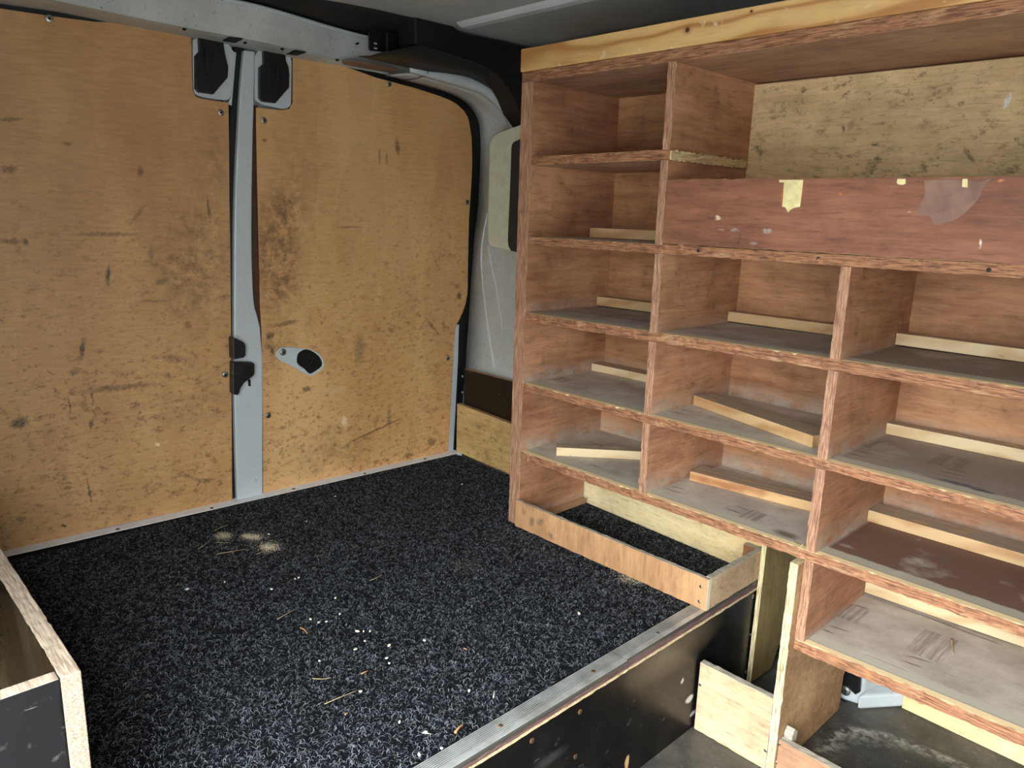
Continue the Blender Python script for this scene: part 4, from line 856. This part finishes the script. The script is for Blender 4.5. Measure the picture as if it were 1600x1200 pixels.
splinter([(711, 1145), (716, 1138), (724, 1131)], .0028, M['chipbrown'], 'brown wood splinter on the carpet close to the aluminium edge strip', 'splinter')
splinter([(564, 1053), (570, 1050), (575, 1048)], .0014, M['chipbrown'], 'thin brown splinter in the middle of the near carpet', 'splinter')
splinter([(469, 981), (476, 984), (480, 990)], .0020, M['chipbrown'], 'bent brown splinter beside the whitish chips on the carpet', 'splinter')
splinter([(725, 1013), (730, 1015)], .0016, M['chipbrown'], 'short orange brown splinter on the carpet between the chips and the edge strip', 'splinter')
splinter([(539, 1117), (544, 1113)], .0014, M['chipbrown'], 'tiny brown splinter alone on the near carpet', 'splinter')
splinter([(660, 1145), (668, 1146), (674, 1147)], .0011, M['chipwood'], 'thin whitish sliver on the near carpet', 'splinter')
splinter([(771, 1090), (773, 1078)], .0014, M['chipwood'], 'upright whitish sliver near the aluminium edge strip', 'splinter')
for uv, lb in (([(338, 866), (360, 862), (384, 858)], 'longest straw stalk, in front of the sawdust patches'), ([(335, 829), (346, 824), (356, 820)], 'straw stalk behind the leftmost sawdust patch, toward the rear doors'),
               ([(309, 858), (322, 850), (330, 840)], 'slanted straw stalk left of the sawdust patches'), ([(339, 847), (350, 848), (360, 847)], 'short level straw stalk just below the leftmost sawdust patch'),
               ([(433, 968), (448, 959), (464, 951)], 'straw stalk pointing up right, just above the bent brown splinter'), ([(488, 1060), (503, 1061), (518, 1059)], 'pale curved straw stalk left of the thin brown splinter on the near carpet'),
               ([(578, 907), (588, 903), (597, 898)], 'straw stalk alone in the middle of the carpet, behind the white chips'), ([(507, 1100), (530, 1090), (560, 1078)], 'long dull straw stalk on the near carpet, ending at a white chip'),
               ([(400, 866), (410, 862), (416, 858)], 'short straw stalk just in front of the rightmost sawdust patch')):
    splinter(uv, .0008, M['straw'], lb, 'straw', grp='straw stalks on the carpet', name='straw_stalk')
p5 = zt(5, .8)
def stalk(pts3, r, label):
    o = tube('straw_stalk', smooth_pts(pts3, 3), r, M['straw'], None, 5, r * .5); origin_to(o, pts3[1]); tag(o, label, 'straw')
stalk([on(1237, 840, 'z', p5 + .002), on(1249, 852, 'z', p5 + .002), on(1262, 848, 'z', p5 + .004)], .0009, 'dry straw stalk lying on the shelf front above the support panel')
stalk([on(1254, 850, 'y', -.002), on(1249, 858, 'y', -.004), on(1241, 868, 'y', -.003)], .0009, 'dry straw stalk hanging over the shelf edge above the support panel')
z6 = zt(6, 1.0)
splinter([(1487, 999), (1488, 1010), (1490, 1023)], .0026, M['straw'], 'pale wood splinter lying on the lowest shelf', 'splinter', z=z6 + .0004)
# sawdust spilled on the carpet, uncountable
gv = []; gf = []
for (u, v, su_, n) in ((349, 837, .012, 420), (386, 838, .009, 300), (398, 840, .010, 420), (421, 855, .013, 800), (408, 846, .035, 220), (985, 903, .022, 420)):
    c = on(u, v, 'z', ZP)
    for k in range(n):
        x = c.x + random.gauss(0, su_); y = c.y + random.gauss(0, su_ * .8); s = random.uniform(.0004, .0010); z = ZP + random.uniform(0, .001); b = len(gv)
        a = random.uniform(0, 3); ca, sa = math.cos(a) * s, math.sin(a) * s
        gv += [(x + ca, y + sa, z), (x - sa, y + ca, z), (x - ca, y - sa, z), (x + sa, y - ca, z), (x, y, z + s)]
        gf += [[b, b + 1, b + 4], [b + 1, b + 2, b + 4], [b + 2, b + 3, b + 4], [b + 3, b, b + 4]]
o = mesh_obj('sawdust', gv, gf, simple('pale_sawdust', (214, 198, 164), .9)); tag(o, 'pale sawdust spilled on the black carpet near the rear doors', 'sawdust', kind='stuff'); 
c = on(400, 845, 'z', ZP); origin_to(o, (c.x, c.y, ZP))
